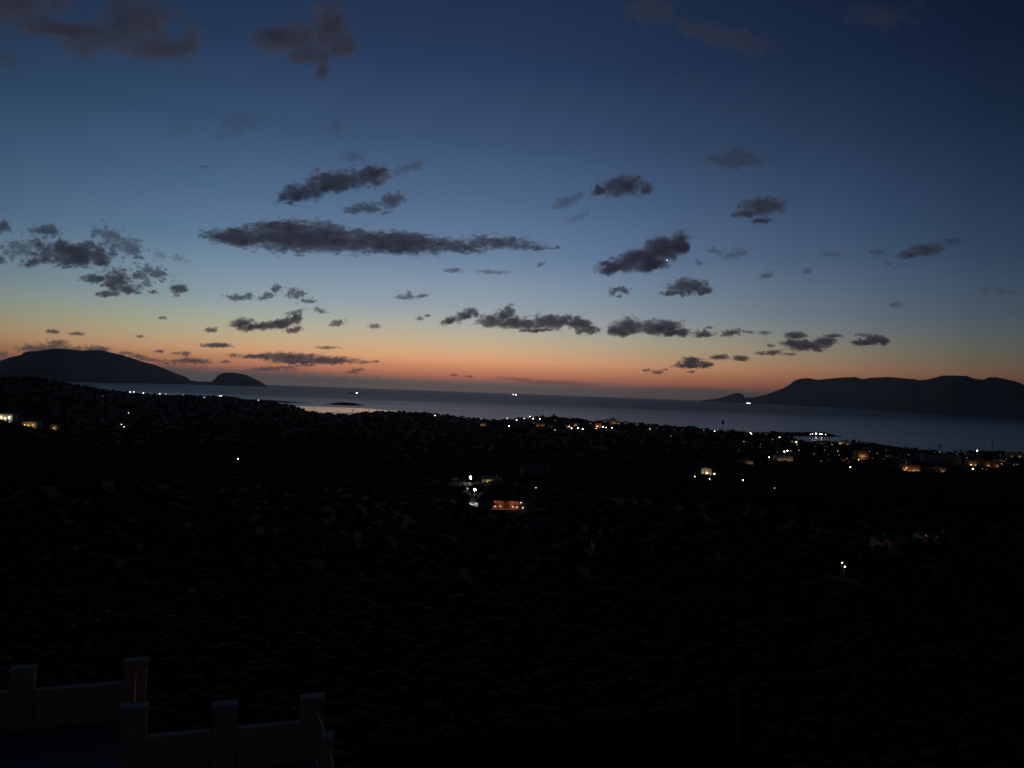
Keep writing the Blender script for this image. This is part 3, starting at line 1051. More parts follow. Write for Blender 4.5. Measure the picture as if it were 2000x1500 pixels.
for (px, py, k, s_, lab) in [(1082, 812, 'round', 1.9, 'broad dark tree standing tallest on the shore above the row of white lamps'),
                             (1112, 816, 'umbrella', 1.4, 'flat topped dark pine right of the tallest shore tree'),
                             (1655, 862, 'round', 1.35, 'left one of the tall round trees against the water right of the lit point'),
                             (1668, 862, 'round', 1.5, 'middle and widest of the tall round trees right of the lit point'),
                             (1678, 863, 'round', 1.3, 'right one of the tall round trees right of the lit point'),
                             (1692, 864, 'olive', 1.5, 'small round tree standing apart on the shore right of the tall round trees'),
                             (1648, 863, 'cypress', .8, 'small pointed tree just left of the tall round trees on the shore'),
                             (700, 806, 'round', 1.0, 'dark round tree at the right edge of the pale cove'),
                             (720, 803, 'round', 1.2, 'bushy tree on the low rise right of the pale cove'),
                             (575, 793, 'round', 1.1, 'dark tree on the shore at the left end of the pale cove'),
                             (845, 805, 'round', 1.1, 'bushy dark tree on the wooded shore above the leftmost bright lamp of the centre'),
                             (1237, 826, 'round', 1.2, 'round dark tree on the shore right of the peach coloured building'),
                             (1357, 834, 'umbrella', 1.1, 'flat dark pine on the shore left of the tall water tower'),
                             (1895, 882, 'round', 1.3, 'dark round tree on the shore above the brightest house on the right'),
                             (1205, 829, 'olive', 1.1, 'low bushy tree right beside the peach building')]:
    X_, Y_, Z_ = solve(px, py, 4 * s_)
    tree(k, X_, Y_, Z_, s_, lab)

# ---------------------------------------------------------------- woodland and scrub: one mass nobody could count
KEEP_CLEAR = []      # (x, y, radius)


def clumps(n, ylo, yhi, size, seed, leafy, name, label):
    rg = np.random.default_rng(seed)
    IV, IF = ICO[0] if not leafy else ICO[1]
    IV = np.array(IV)
    IF = np.array(IF)
    s_ = rg.uniform(-.86, .86, n)
    Y = np.exp(rg.uniform(math.log(ylo), math.log(yhi), n))
    ye = np.interp(s_, _sl, _ye)
    ok = Y < ye - 12
    X = s_ * (Y + 8)
    dens = vnoise(X / (12 + Y * .03), Y / (12 + Y * .03), 3) + vnoise(X / 220, Y / 220, 6) * .6
    ok &= dens > .16
    for (kx, ky, kr) in KEEP_CLEAR:
        ok &= (X - kx) ** 2 + (Y - ky) ** 2 > (kr + .6) ** 2
    X, Y = X[ok], Y[ok]
    n = len(X)
    Z = terrain(X, Y)
    r_ = size(Y) * rg.uniform(.5, 1.25, n)
    jit = 1 + rg.uniform(-.38, .34, (n, len(IV)))
    V = IV[None] * jit[..., None] * r_[:, None, None] * np.array([1.25, 1.25, .85])
    V = V + np.stack([X, Y, Z + r_ * .35], -1)[:, None, :]
    Fc = (IF[None] + (np.arange(n) * len(IV))[:, None, None]).reshape(-1, 3)
    V = V.reshape(-1, 3)
    m_ = 12 if leafy else 8
    d = rg.normal(size=(n, m_, 3))
    d /= np.linalg.norm(d, axis=-1, keepdims=True)
    d[..., 2] = np.abs(d[..., 2])
    c = np.stack([X, Y, Z + r_ * .35], -1)[:, None, :] + d * (r_[:, None] * rg.uniform(.8, 1.2, (n, m_)))[..., None] * np.array([1.25, 1.25, .9])
    q = rg.normal(size=(n, m_, 3, 3)) * (r_ * .13)[:, None, None, None]
    LV = (c[:, :, None, :] + q).reshape(-1, 3)
    LF = np.arange(len(LV)).reshape(-1, 3) + len(V)
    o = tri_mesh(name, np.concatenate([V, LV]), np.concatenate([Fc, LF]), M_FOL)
    return tag(o, label, name, kind='stuff')

# ---------------------------------------------------------------- lamps
WARM = {'w': (1, .96, .90), 'y': (1, .80, .42), 'a': (1, .60, .24), 'o': (1, .46, .22), 'g': (.93, 1, .95)}


def bulb_mat(c, s_):
    return glow('lamp_light_%s_%d' % (c, int(s_)), WARM[c], s_)


LAMPS = []


def street_lamp(px, py, size, L_, c='w', h=5.0, label='', group=None, flood=False, ymin=60):
    LAMPS.append((px, py))
    x, y, z = solve(px, py, h, ymin)
    if size < 3:
        size *= .86
        L_ *= .8
    r_ = max(size * y / FPX * .5, .05)
    root = empty('street_lamp', (x, y, z), 0, label, 'street lamp', group)
    top = h + r_ * .6
    MB().bar((0, .25 + r_, -.5), (0, .25 + r_, top), .07 + y * .00002, 7, .05).build('pole', M_METAL, root)
    MB().bar((0, .25 + r_, top), (0, 0, top + r_ * .6 + .05), .05 + r_ * .08, 6).build('arm', M_METAL, root)
    MB().box(-r_ * .9, r_ * .9, -r_ * .7, r_ * .9, top + r_ * .45, top + r_ * .8).build('lamp_head', M_METAL, root)
    MB().ball((0, 0, h), r_, 1).build('bulb', bulb_mat(c, L_), root)
    KEEP_CLEAR.append((x, y, r_ + 1.0))
    for q in (.02, .04):
        KEEP_CLEAR.append((x * (1 - q), y * (1 - q), r_ + 2 + y * q * .1))
    return root


# ---------------------------------------------------------------- houses
NAMED = []
LIT = []


def near(px, py, text):
    a, c, n = min(NAMED, key=lambda q: abs(q[0] - px) + 2.5 * abs(q[1] - py))
    side = 'left of' if px < a - 12 else ('right of' if px > a + 12 else ('above' if py < c else 'below'))
    w_ = n.split()
    for k in range(len(w_)):
        if w_[k] in ('in', 'beside', 'below', 'on', 'with', 'just', 'left', 'right', 'above', 'under', 'between', 'touching', 'low', 'at', 'glowing', 'alone') and k > 2:
            w_ = w_[:k]
            break
    return ' '.join((text + ' ' + side + ' the ' + ' '.join(w_)).split()[:16])


def house(px, py, wpx, hpx, wall=None, roof=None, style='gable', lamps=(), rz=0.0, label='', group=None, windows=2, lit=(), depth=None, door=True, ymin=60):
    x, y, z = solve(px, py, 0.2, ymin)
    w = wpx * y / FPX
    h = max(2.6, hpx * y / FPX)
    rh = 0 if style == 'flat' else min(h * .35, 2.4)
    hw = h - rh
    d = depth or max(6.0, min(w * .7, 11))
    wall = wall or M_WALL
    roof = roof or M_ROOF
    root = empty('house', (x, y + d / 2, z), rz, label, 'house', group)
    if group is None:
        NAMED.append((px, py, label))
        if lamps:
            LIT.append((x, y, z, w, label))
    KEEP_CLEAR.append((x, y + d / 2, max(w, d) * .6 + 1))
    KEEP_CLEAR.append((x * .992, y * .992 - 2, w * .5 + 2))
    MB().box(-w / 2, w / 2, -d / 2, d / 2, -2.5, hw).build('wall', wall, root)
    if style == 'flat':
        b_ = MB()
        b_.box(-w / 2 - .15, w / 2 + .15, -d / 2 - .15, d / 2 + .15, hw, hw + .25)
        b_.box(-w * .2, w * .1, -d * .1, d * .3, hw + .25, hw + 1.6)
        ro = b_.build('roof', wall, root)
    else:
        # ridge runs along the front: sloping tiles face the viewer
        ro = MB()
        e = .45
        pr = [(-d / 2 - e, hw - .05), (0, hw + rh), (d / 2 + e, hw - .05), (d / 2 + e, hw + .12), (0, hw + rh + .2), (-d / 2 - e, hw + .12)]
        k = 0
        for xx in (-w / 2 - e, w / 2 + e):
            ro.v += [(xx, a, c) for a, c in pr]
        ro.f += [(0, 1, 2, 3, 4, 5), (11, 10, 9, 8, 7, 6)]
        for i in range(6):
            j = (i + 1) % 6
            ro.f.append((i, 6 + i, 6 + j, j))
        ro = ro.build('roof', roof, root)
        for xx in (-w / 2 + .02, w / 2 - .22):
            ga = MB()
            k = len(ga.v)
            ga.v += [(xx, -d / 2, hw), (xx, d / 2, hw), (xx, 0, hw + rh - .05), (xx + .2, -d / 2, hw), (xx + .2, d / 2, hw), (xx + .2, 0, hw + rh - .05)]
            ga.f += [(k, k + 2, k + 1), (k + 3, k + 4, k + 5), (k, k + 3, k + 5, k + 2), (k + 1, k + 2, k + 5, k + 4)]
            ga.build('gable', wall, root)
        MB().box(w * .22, w * .22 + .6, d * .05, d * .05 + .6, hw + rh * .5, hw + rh + .9).box(w * .22 - .08, w * .22 + .68, d * .05 - .08, d * .05 + .68, hw + rh + .9, hw + rh + 1.02).build('chimney', wall, ro)
    yf = -d / 2
    nst = 2 if hw > 5 else 1
    for st in range(nst):
        for i in range(windows):
            cx = w * (-.36 + .72 * (i + .5) / windows * 1.0 + (.0 if windows > 1 else 0))
            if st == 0 and door and abs(cx) < w * .06:
                continue
            z0 = .95 + st * 2.8
            on = (st * windows + i) in lit
            fr = MB()
            for q in ((cx - .6, cx - .5, z0, z0 + 1.3), (cx + .5, cx + .6, z0, z0 + 1.3), (cx - .5, cx + .5, z0, z0 + .1), (cx - .5, cx + .5, z0 + 1.2, z0 + 1.3), (cx - .04, cx + .04, z0 + .1, z0 + 1.2)):
                fr.box(q[0], q[1], yf - .06, yf - .003, q[2], q[3])
            fo = fr.build('window', M_DARKW, root)
            MB().box(cx - .5, cx + .5, yf - .03, yf - .006, z0 + .1, z0 + 1.2).build('pane', glow('lit_window_glass', (1, .62, .28), 2.2) if on else M_PANE, fo)
    if door:
        do = MB().box(-.5, .5, yf - .06, yf - .003, 0, 2.15).build('door', M_DARKW, root)
        MB().ball((.36, yf - .1, 1.05), .05, 0).build('handle', M_METAL, do)
    for (fx, zz, c, r_, L_, screened) in lamps:
        lx = fx * w / 2
        out_ = 1.0 if not screened else 1.0 + .9 * min(1, r_ / .3)
        L_ = L_ if not screened else L_ * 1.5
        lo = MB().box(lx - .08, lx + .08, yf - out_, yf - .003, zz + r_ + .06, zz + r_ + .16).build('wall_lamp', M_METAL, root)
        MB().ball((lx, yf - out_ + .1 - r_, zz), r_, 1).build('bulb', bulb_mat(c, L_), lo)
        if screened:
            MB().box(lx - r_ * 1.6, lx + r_ * 1.6, yf - out_ - 2.4 * r_, yf - out_ + .05 - 2.4 * r_, zz - r_ * 1.5, zz + r_ * 1.5).build('shade', M_METAL, lo)  # plate added on the viewer's side to hide the bulb
    return root


S = True
U = False
# left hillside
house(8, 820, 34, 12, M_WALL, style='flat', lamps=[(-.35, 3.2, 'y', .75, 34, U), (.62, 3.6, 'w', .5, 40, U), (.2, 2.2, 'y', .4, 25, U)], label='brightly lit yellow house with two strong lamps on the hillside at the left edge')
house(57, 833, 30, 9, M_WALL, style='flat', lamps=[(-.5, 2.0, 'a', .3, 26, S), (0, 2.0, 'a', .3, 26, S), (.55, 2.2, 'a', .3, 30, S)], label='long amber lit house with a terrace just right of the bright yellow house', windows=3)
house(104, 839, 16, 9, M_WALL, style='flat', lamps=[(.3, 2.2, 'a', .3, 22, S)], label='small dimly lit cream house, rightmost of the three lit on the left hillside', windows=1, door=False)
street_lamp(18.5, 824, .9, 6, 'w', 3, 'small dim lamp under the right end of the bright yellow house')
house(182, 819, 30, 6, M_WALL3, M_ROOF2, label='low unlit grey house alone on the dark slope left of two small white lamps', windows=3)
house(438, 861, 42, 8, M_WALL3, M_ROOF2, label='wide unlit grey house above the single bright lamp on the dark left slope', windows=4, rz=-.1)
street_lamp(251, 806.5, 1.0, 9, 'w', 4, 'small lamp highest of the three on the dark slope right of the grey house')
street_lamp(237.5, 829, 1.0, 14, 'w', 4, 'upper left lamp of the close pair on the dark left slope')
street_lamp(242, 833.7, 1.0, 12, 'w', 4, 'lower right lamp of the close pair on the dark left slope')
street_lamp(464.8, 896, 1.5, 32, 'w', 5, 'single bright white lamp low on the dark left slope')
street_lamp(201, 774, .8, 3, 'w', 4, 'very faint lamp on the dark ridge under the cape')
GL = 'white lamps along the far left shore'
for i, (x, y, s_, L_, lab) in enumerate([(254, 765.5, 1.1, 26, 'leftmost white lamp on the far left shore, one of a close pair'), (261.5, 765.6, 1.0, 22, 'right lamp of the close pair at the left end of the far left shore'),
                          (280, 767.5, 1.2, 24, 'white lamp just right of the close pair on the far left shore'), (312, 767, 1.1, 22, 'white lamp in the middle of the far left shore'),
                          (324, 769.5, .8, 10, 'faint lamp beside the white lamp in the middle of the far left shore'), (359, 771, .6, 6, 'very faint lamp between the middle and the right part of the far left shore'),
                          (399, 776, .9, 18, 'white lamp set slightly below the far left shore line'), (428.5, 771.8, .8, 20, 'left lamp of the tight pair at the right part of the far left shore'),
                          (432.3, 771.8, .9, 22, 'right lamp of the tight pair at the right part of the far left shore'), (505, 780, 1.0, 22, 'white lamp on the shore left of the pale cove')]):
    street_lamp(x, y, s_, L_, 'w', 5, lab, GL)
# shore in the centre
house(683, 810.5, 9, 2.5, M_WALL, style='flat', lamps=[(-.4, 2.2, 'a', .6, 12, S), (.4, 2.2, 'a', .6, 12, S)], label='tiny pale lit beach house at the edge of the pale cove', windows=2)
street_lamp(772, 806.5, .8, 5, 'w', 4, 'faint lamp on the wooded shore right of the pale cove')
street_lamp(833, 812, 1.0, 5, 'w', 4, 'faint lamp left of the first bright lamp on the wooded shore')
street_lamp(849.5, 811.5, 1.3, 26, 'w', 5, 'first bright white lamp on the wooded shore right of the pale cove')
street_lamp(845.5, 814.3, .9, 10, 'y', 3, 'small yellowish lamp touching the first bright lamp on the wooded shore')
house(903, 818.5, 11, 5, M_WALL, M_ROOF2, lamps=[(-.4, 2.4, 'y', .6, 14, S), (.3, 2.4, 'y', .6, 14, S)], label='small yellow green lit house on the wooded shore between two bright lamps')
house(944, 832, 12, 7, M_WALL, M_ROOF2, lamps=[(-.6, 1.6, 'a', .6, 20, U), (.3, 3, 'a', .4, 12, S)], label='small amber lit house left of the bright lamp below the lamp row')
street_lamp(940, 815.5, .7, 4, 'y', 4, 'very faint lamp on the shore above the small amber house')
street_lamp(994, 831.7, 1.5, 30, 'w', 5, 'bright white lamp standing below the left end of the lamp row in the centre')
street_lamp(991, 816, .9, 14, 'w', 5, 'small white lamp left of the row of lamps in the centre')
GR = 'row of white lamps on the shore in the centre'
for (x, y, s_, L_, lab) in [(1009, 820, 1.2, 26, 'white lamp, first and lowest of the row on the shore in the centre'), (1019, 818.3, 1.1, 24, 'white lamp, second in the row on the shore in the centre'),
                       (1024, 817.3, 1.0, 22, 'white lamp, third in the row on the shore in the centre'), (1033, 817, .8, 14, 'smaller dimmer lamp in the row under the highest one'),
                       (1035.6, 812.6, 1.1, 24, 'white lamp highest of the row on the shore in the centre'), (1041.3, 817.6, 1.2, 26, 'white lamp right of the highest in the row on the shore'),
                       (1054.2, 817.9, 1.2, 26, 'white lamp at the right end of the row on the shore in the centre')]:
    street_lamp(x, y, s_, L_, 'w', 5, lab, GR)
house(1056, 833, 16, 8, M_WALL2, lamps=[(-.7, 3, 'a', .5, 12, S), (.5, 2, 'a', .5, 14, S)], label='dim orange lit house below the right end of the lamp row', windows=2)
house(1075, 835, 12, 5, M_WALL, M_ROOF2, lamps=[(0, 2, 'y', .5, 8, S)], label='dim yellowish house right of the dim orange house under the lamp row')
street_lamp(1084, 839.6, .9, 8, 'w', 4, 'small faint lamp alone below the houses of the lamp row')
house(1108, 835.5, 8, 7, M_WALL2, lamps=[(.2, 3.4, 'o', .7, 14, S)], label='small orange lit house beside two slanting white lamps in the centre')
street_lamp(1112, 832.5, 1.3, 28, 'w', 5, 'upper left lamp of the slanting pair in front of the small orange house')
street_lamp(1116.3, 836, 1.4, 30, 'w', 4, 'lower right lamp of the slanting pair in front of the small orange house')
house(1124, 834, 8, 9, M_WALL2, lamps=[(0, 3.6, 'o', .8, 20, S)], label='tall narrow orange lit house right of the slanting pair of lamps')
street_lamp(1128.6, 835.7, 1.3, 28, 'w', 4, 'white lamp at the foot of the tall narrow orange house')
street_lamp(1138, 838, 1.4, 30, 'w', 4, 'bright lamp standing alone between the orange houses and the red lit house')
house(1168, 835, 13, 11, M_WALL2, lamps=[(-.3, 4.6, 'o', 1.0, 12, U), (.6, 3, 'o', .6, 20, S)], label='red orange lit house glowing strongest in the centre of the shore')
street_lamp(1164.5, 837, 1.0, 20, 'a', 3, 'small warm lamp at the lower left of the red orange house')
street_lamp(1174, 830, 1.4, 28, 'w', 5, 'white lamp at the upper right of the red orange house')
street_lamp(1178, 833.5, 1.4, 30, 'w', 4, 'white lamp just below and right of the lamp by the red orange house')
street_lamp(1184, 835, 1.1, 20, 'w', 4, 'warm white lamp between the red orange house and the peach building')
street_lamp(1195, 835.3, 1.2, 26, 'y', 4, 'warm white lamp below the peach coloured building')
house(1186, 824.5, 14, 5, M_WALL2, lamps=[(-.4, 2.2, 'o', .6, 12, S), (.5, 2.2, 'o', .6, 12, S)], label='low pinkish lit house left of the peach coloured building', windows=3)
church = house(1197, 829, 13, 11, M_WALL2, lamps=[(-.3, 3.5, 'a', .9, 10, S), (.45, 5.5, 'a', .9, 10, S)], label='peach coloured lit building tallest in the shore town, with a small square tower', windows=2)
MB().box(-3.2, 3.2, -3, 3, 8, 25).box(-3.6, 3.6, -3.4, 3.4, 25, 25.6).build('tower', M_WALL2, church)
house(1207.5, 830, 6, 7, M_WALL, lamps=[(0, 3, 'a', 1.0, 9, U)], label='narrow bright cream house touching the right side of the peach building', windows=1, door=False)
house(1222, 827.5, 9, 5, M_WALL, M_ROOF2, lamps=[(0, 2.4, 'y', .6, 8, S)], label='dim yellowish house right of the peach building')
house(1245, 830.5, 8, 4, M_WALL3, M_ROOF2, lamps=[(0, 2.4, 'w', .5, 6, S)], label='very dim grey house second to the right of the peach building')
street_lamp(1269, 837.5, 1.1, 8, 'w', 4, 'faint white lamp alone on the dark slope right of the peach building')
street_lamp(1310, 851, .9, 3, 'w', 4, 'very faint lamp alone on the dark slope left of the water tower')
street_lamp(1395.5, 842.3, 1.3, 26, 'w', 5, 'white lamp just left below the tall water tower')
street_lamp(1466, 845.5, 1.6, 28, 'w', 5, 'bright white lamp between the water tower and the lit point')
street_lamp(1468.5, 848, .8, 14, 'w', 3, 'small lamp touching the bright lamp between water tower and lit point')
# middle ground right
house(1381, 930, 20, 15, M_WALL, M_ROOF2, 'flat', lamps=[(-.5, 2.6, 'y', .45, 22, S), (.1, 3.6, 'y', .3, 50, U), (.2, 1.2, 'a', .3, 40, S)], label='house glowing golden yellow alone in the dark middle of the right half', windows=2, rz=-.15)
street_lamp(1395, 925.5, 2.6, 30, 'y', 4, 'large cream lamp at the right side of the golden house')
street_lamp(1386, 935, 1.3, 26, 'w', 1.5, 'left one of the two low lamps in front of the golden house')
street_lamp(1390.5, 935.3, 1.5, 30, 'w', 1.5, 'right one of the two low lamps in front of the golden house')
street_lamp(1357, 930.5, 1.9, 5, 'w', 3, 'dim wide lamp left of the golden house')
street_lamp(1451, 938, 1.6, 30, 'w', 5, 'bright white lamp alone in the dark right of the golden house')
street_lamp(1513, 953, 1.3, 4, 'w', 4, 'faint lamp low in the dark under the town on the right')
house(1457, 906.5, 28, 6, M_WALL2, style='flat', lamps=[(.35, 2, 'o', .35, 9, S), (.8, 2, 'o', .35, 9, S)], label='low dim orange lit house above the lamp right of the golden house', windows=3)
house(1532, 900, 34, 9, M_WALL, style='flat', lamps=[(-.5, 2, 'a', .3, 14, S), (.1, 2, 'a', .3, 14, S), (.6, 2.4, 'a', .3, 14, S)], label='wide amber lit house under the pair of bright lamps in the right hand town', windows=4)
street_lamp(1532, 882, 1.9, 34, 'w', 4, 'left one of the pair of bright lamps over the wide amber house')
street_lamp(1538, 880.3, 1.8, 34, 'w', 4, 'right one of the pair of bright lamps over the wide amber house')
street_lamp(1545, 881.5, 1.5, 6, 'o', 3, 'dull orange lamp just right of the pair of bright lamps')
street_lamp(1502, 892.8, 1.4, 18, 'w', 4, 'pinkish white lamp left of the wide amber house')
street_lamp(1522.6, 853.8, 1.5, 28, 'w', 5, 'white lamp left of the small lit inlet below the lit point')
house(1551, 865, 12, 7, M_WALL, M_ROOF2, lamps=[(-.4, 2.4, 'a', .5, 8, S)], label='small dim cream house left of the tall amber light')
street_lamp(1555.3, 863.5, 2.3, 12, 'y', 5, 'tall amber light beside the small cream house below the lit inlet')
# lights on the point, across the small inlet
for i_, px_ in enumerate(range(1502, 1634, 6)):
    Yt = 2610.0 + rg.uniform(-18, 18)
    sx_, d_ = level(px_, float(np.interp(px_, [1496, 1515, 1552, 1580, 1600, 1612, 1622, 1632], [847, 844, 844, 843.5, 843.5, 844.5, 847, 850])))
    st = rg.uniform(.45, .8) * (1.3 if 1592 < px_ < 1598 else 1)
    tree(['round', 'olive', 'umbrella'][i_ % 3], sx_ * Yt, Yt, H - d_ * Yt - 2.5, st,
         ('taller' if st > .62 else 'smaller') + ' dark tree on the ' + ('left root' if px_ < 1545 else 'middle' if px_ < 1590 else 'lamp lit end') + ' of the lit point', 'trees on the lit point')
GP = 'lamps on the small point reaching into the sea'
for (x, y, s_, L_, lab) in [(1583, 848, 1.0, 10, 'faint lamp leftmost on the lit point'), (1587, 847.3, 1.0, 12, 'faint lamp second from left on the lit point'),
                            (1594, 847, 2.1, 34, 'brightest white lamp on the lit point'), (1601.5, 847.6, 1.5, 30, 'bright lamp right of the brightest on the lit point'),
                            (1605, 848.3, 1.4, 28, 'bright lamp third from the right end of the lit point, touching its neighbour'), (1612.5, 848.6, 1.5, 7, 'dim yellowish lamp at the right end of the lit point')]:
    sx, dd = level(x, y)
    Yp = 2562.0
    zz = H - dd * Yp
    r_ = s_ * .8 * Yp / FPX * .5
    o = empty('street_lamp', (sx * Yp, Yp, 0), 0, lab, 'street lamp', GP)
    MB().bar((0, .3 + r_, -1), (0, .3 + r_, zz + r_), .12, 7, .08).build('pole', M_METAL, o)
    MB().box(-r_, r_, -r_ * .5, r_ + .4, zz + r_ * 1.05, zz + r_ * 1.3).build('lamp_head', M_METAL, o)
    MB().ball((0, 0, zz), r_, 1).build('bulb', bulb_mat('y' if L_ < 8 else 'w', L_), o)
house(1650, 868, 24, 6, M_WALL, style='flat', lamps=[(-.8, 2.2, 'y', .5, 26, S), (-.1, 2, 'a', .35, 16, S), (.5, 2, 'a', .35, 16, S)], label='long low amber lit house just below the tall round trees on the shore', windows=4)
house(1607, 868, 18, 7, M_WALL2, lamps=[(-.2, 2.4, 'o', .3, 12, S)], label='dim reddish house left of the long low amber house')
house(1613, 874, 9, 4, M_WALL2, M_ROOF2, lamps=[(0, 2, 'o', .3, 10, S)], label='tiny dim pink house just under the dim reddish house')
house(1684, 899, 26, 18, M_WALL2, style='flat', lamps=[(-.1, 7.5, 'a', .4, 22, S), (.4, 7.5, 'o', .4, 14, S), (-.1, 3.5, 'a', .4, 12, S)], label='tall orange lit block of two storeys in the middle of the right hand town', windows=3)
street_lamp(1677, 898, 2.0, 12, 'a', 3, 'warm lamp at the lower left of the tall orange block')
street_lamp(1661, 912, 2.0, 24, 'a', 3, 'bright peach lamp below and left of the tall orange block')
house(1646, 902, 10, 8, M_WALL2, M_ROOF2, lamps=[(0, 2, 'o', .25, 8, S)], label='very dim red house left of the tall orange block', windows=1)
house(1780, 921, 34, 13, M_WALL2, style='flat', lamps=[(-.75, 2.6, 'a', .3, 34, S), (-.3, 1.6, 'a', .28, 26, S), (.2, 1.6, 'a', .28, 26, S), (.7, 2, 'a', .28, 26, S), (-.6, 5.4, 'o', .22, 26, U)], label='orange lit two storey house with a long glowing terrace on the right', windows=4)
house(1838, 922, 22, 9, M_WALL2, style='flat', lamps=[(-.2, 2.4, 'o', .25, 18, S), (.4, 2, 'a', .25, 24, S)], label='dim orange lit house between two bright warm lamps on the right', windows=3)
street_lamp(1824, 915.3, 1.9, 26, 'a', 3, 'bright warm lamp at the left corner of the dim orange house')
house(1840, 906, 74, 20, M_WALL3, M_ROOF2, label='largest unlit grey building with a gable in the town on the right', windows=6)
house(1922, 912, 62, 12, M_WALL2, style='flat', lamps=[(-.85, 3.2, 'a', .35, 24, S), (-.6, 3.2, 'a', .35, 16, S), (.25, 3, 'a', .3, 20, S), (.8, 2.6, 'o', .3, 16, S)], label='long orange lit building with the strongest lamp of the town in front', windows=7)
street_lamp(1921, 905.5, 2.8, 36, 'y', 4, 'strongest lamp of the right hand town, cream white, before the long building')
street_lamp(1900, 915.5, 2.0, 24, 'a', 2, 'warm lamp below the left half of the long orange building')
street_lamp(1908.5, 880.3, 2.0, 36, 'w', 7, 'bright cold white lamp high above the long orange building')
house(1956, 904, 16, 8, M_WALL, M_ROOF2, lamps=[(-.6, 2.4, 'y', .3, 22, S), (.3, 2, 'y', .3, 14, S)], label='small yellow lit cottage right of the long orange building', windows=2)
house(1985, 893, 34, 8, M_WALL, style='flat', lamps=[(-.5, 2.4, 'y', .3, 6, S), (.4, 2, 'a', .3, 12, S)], label='dim mustard house at the right edge of the town', windows=3)
house(1984, 909, 18, 7, M_WALL3, M_ROOF2, lamps=[(.1, 2, 'w', .3, 5, S)], label='dim grey cottage at the right edge below the mustard house')
# lower right, close to the viewer
house(1840, 1062, 66, 17, M_WALL2, M_ROOF2, lamps=[(-.92, 2.5, 'o', .07, 12, S), (-.3, 2.3, 'a', .06, 12, S), (.4, 2.3, 'a', .06, 8, S)], label='wide house with barely lit reddish wall in the dark lower right', windows=4, rz=-.1)
house(1731, 1070, 22, 16, M_WALL2, M_ROOF2, lamps=[(0, 2.0, 'o', .07, 12, S)], label='small house with a dull red glow left of the wide reddish house', windows=1)
street_lamp(1645, 1099, 2.2, 22, 'y', 2.5, 'upper left lamp of the close pair low in the dark on the right')
street_lamp(1650.5, 1106.6, 2.6, 26, 'y', 2.0, 'lower right lamp of the close pair low in the dark on the right')
# centre, middle distance
house(1045, 931, 54, 22, M_WALL3, M_ROOF2, label='grey unlit house with a gable behind the lit villa', windows=4, rz=.2)
house(1070, 1032, 66, 15, M_WALL3, M_ROOF2, label='unlit dark house whose roof edge shows faintly below the villa', windows=4, rz=-.08)
house(1168, 1074, 16, 16, M_CAP, M_ROOF2, label='small white walled shed alone in the dark below the villa', windows=1)
house(960, 946, 38, 15, M_WALL, M_ROOF2, lamps=[(-.62, 2.2, 'a', .14, 26, S), (-.3, 2.2, 'a', .14, 26, S), (.3, 1.6, 'y', .09, 6, S), (.8, 1.6, 'y', .09, 6, S)], label='house with an amber lit bay behind the two floodlights', windows=3, lit=(0,))
street_lamp(1047, 952.5, 1.5, 5, 'w', 2, 'small faint garden lamp right of the amber lit bay')
street_lamp(919, 932.8, 4.0, 250, 'g', 6, 'upper floodlight on a mast by the drive, glaring white')
street_lamp(927.3, 956, 3.8, 250, 'g', 6, 'lower floodlight on a mast by the drive, glaring white')

# the villa with the glowing portico
vx, vy, vz = solve(990, 994, 0.3)
PXM = vy / FPX
villa = empty('villa', (vx, vy, vz), .03, 'dark villa whose portico glows terracotta red in the middle of the valley', 'villa')
KEEP_CLEAR.append((vx, vy + 5, 14))
KEEP_CLEAR.append((vx * .97, vy * .97, 11))
KEEP_CLEAR.append((vx * .94, vy * .94, 7))


def vxp(px):
    return (px - 990) * PXM


hh_ = 3.3
fw = MB()
for a, b_ in ((935, 960), (983.8, 985.2), (992.8, 994.2), (1014, 1045)):
    fw.box(vxp(a), vxp(b_), 0, .35, -2, hh_)
fw.box(vxp(935), vxp(1045), 0, .35, hh_, hh_ + .6)

for a, b_ in ((935, 935.9), (1044.1, 1045)):
    fw.box(vxp(a), vxp(b_), .35, 11, -2, hh_ + .6)
fw.box(vxp(936), vxp(1044), 10.7, 11, -2, hh_ + .6)
fw.build('wall', M_WALL3, villa)
bk = MB().box(vxp(958), vxp(1020), 3.6, 3.85, -.3, hh_ + .1)
for xx in (958, 1019):
    bk.box(vxp(xx), vxp(xx) + .2, .36, 3.6, -.3, hh_ + .1)
bk.build('porch_wall', mat('red_terracotta_render', (.5, .23, .15), .9, .2, 1.2), villa)
MB().box(vxp(985.6), vxp(992.4), 2.3, 2.45, -.3, hh_ + .1).build('dim_gap_panel', M_ROOF2, villa)  # added panel, coloured dark so the gap between the arches stays dim
MB().box(vxp(969.5), vxp(972.5), 3.5, 3.59, 0, 2.2).build('door', M_DARKW, villa)
MB().box(vxp(1005), vxp(1009), 3.5, 3.59, .9, 2.3).build('window', M_DARKW, villa)
MB().box(vxp(958), vxp(1020), .36, 3.6, hh_ + .12, hh_ + .2).build('porch_ceiling', M_WALL2, villa)
MB().box(vxp(955), vxp(1022), -1.6, 3.58, -1.0, -.02).build('porch_floor', M_CONC, villa)
rf = MB()
rf.quadbox([(vxp(931), -.8, hh_ + .6), (vxp(1049), -.8, hh_ + .6), (vxp(1049), 11.6, hh_ + .6), (vxp(931), 11.6, hh_ + .6),
            (vxp(945), 4.6, hh_ + 3.0), (vxp(1035), 4.6, hh_ + 3.0), (vxp(1035), 6.0, hh_ + 3.0), (vxp(945), 6.0, hh_ + 3.0)])
ro = rf.build('roof', M_ROOF2, villa)
MB().box(vxp(1000), vxp(1000) + .8, 6.5, 7.3, hh_ + 1.8, hh_ + 3.9).build('chimney', M_WALL3, ro)
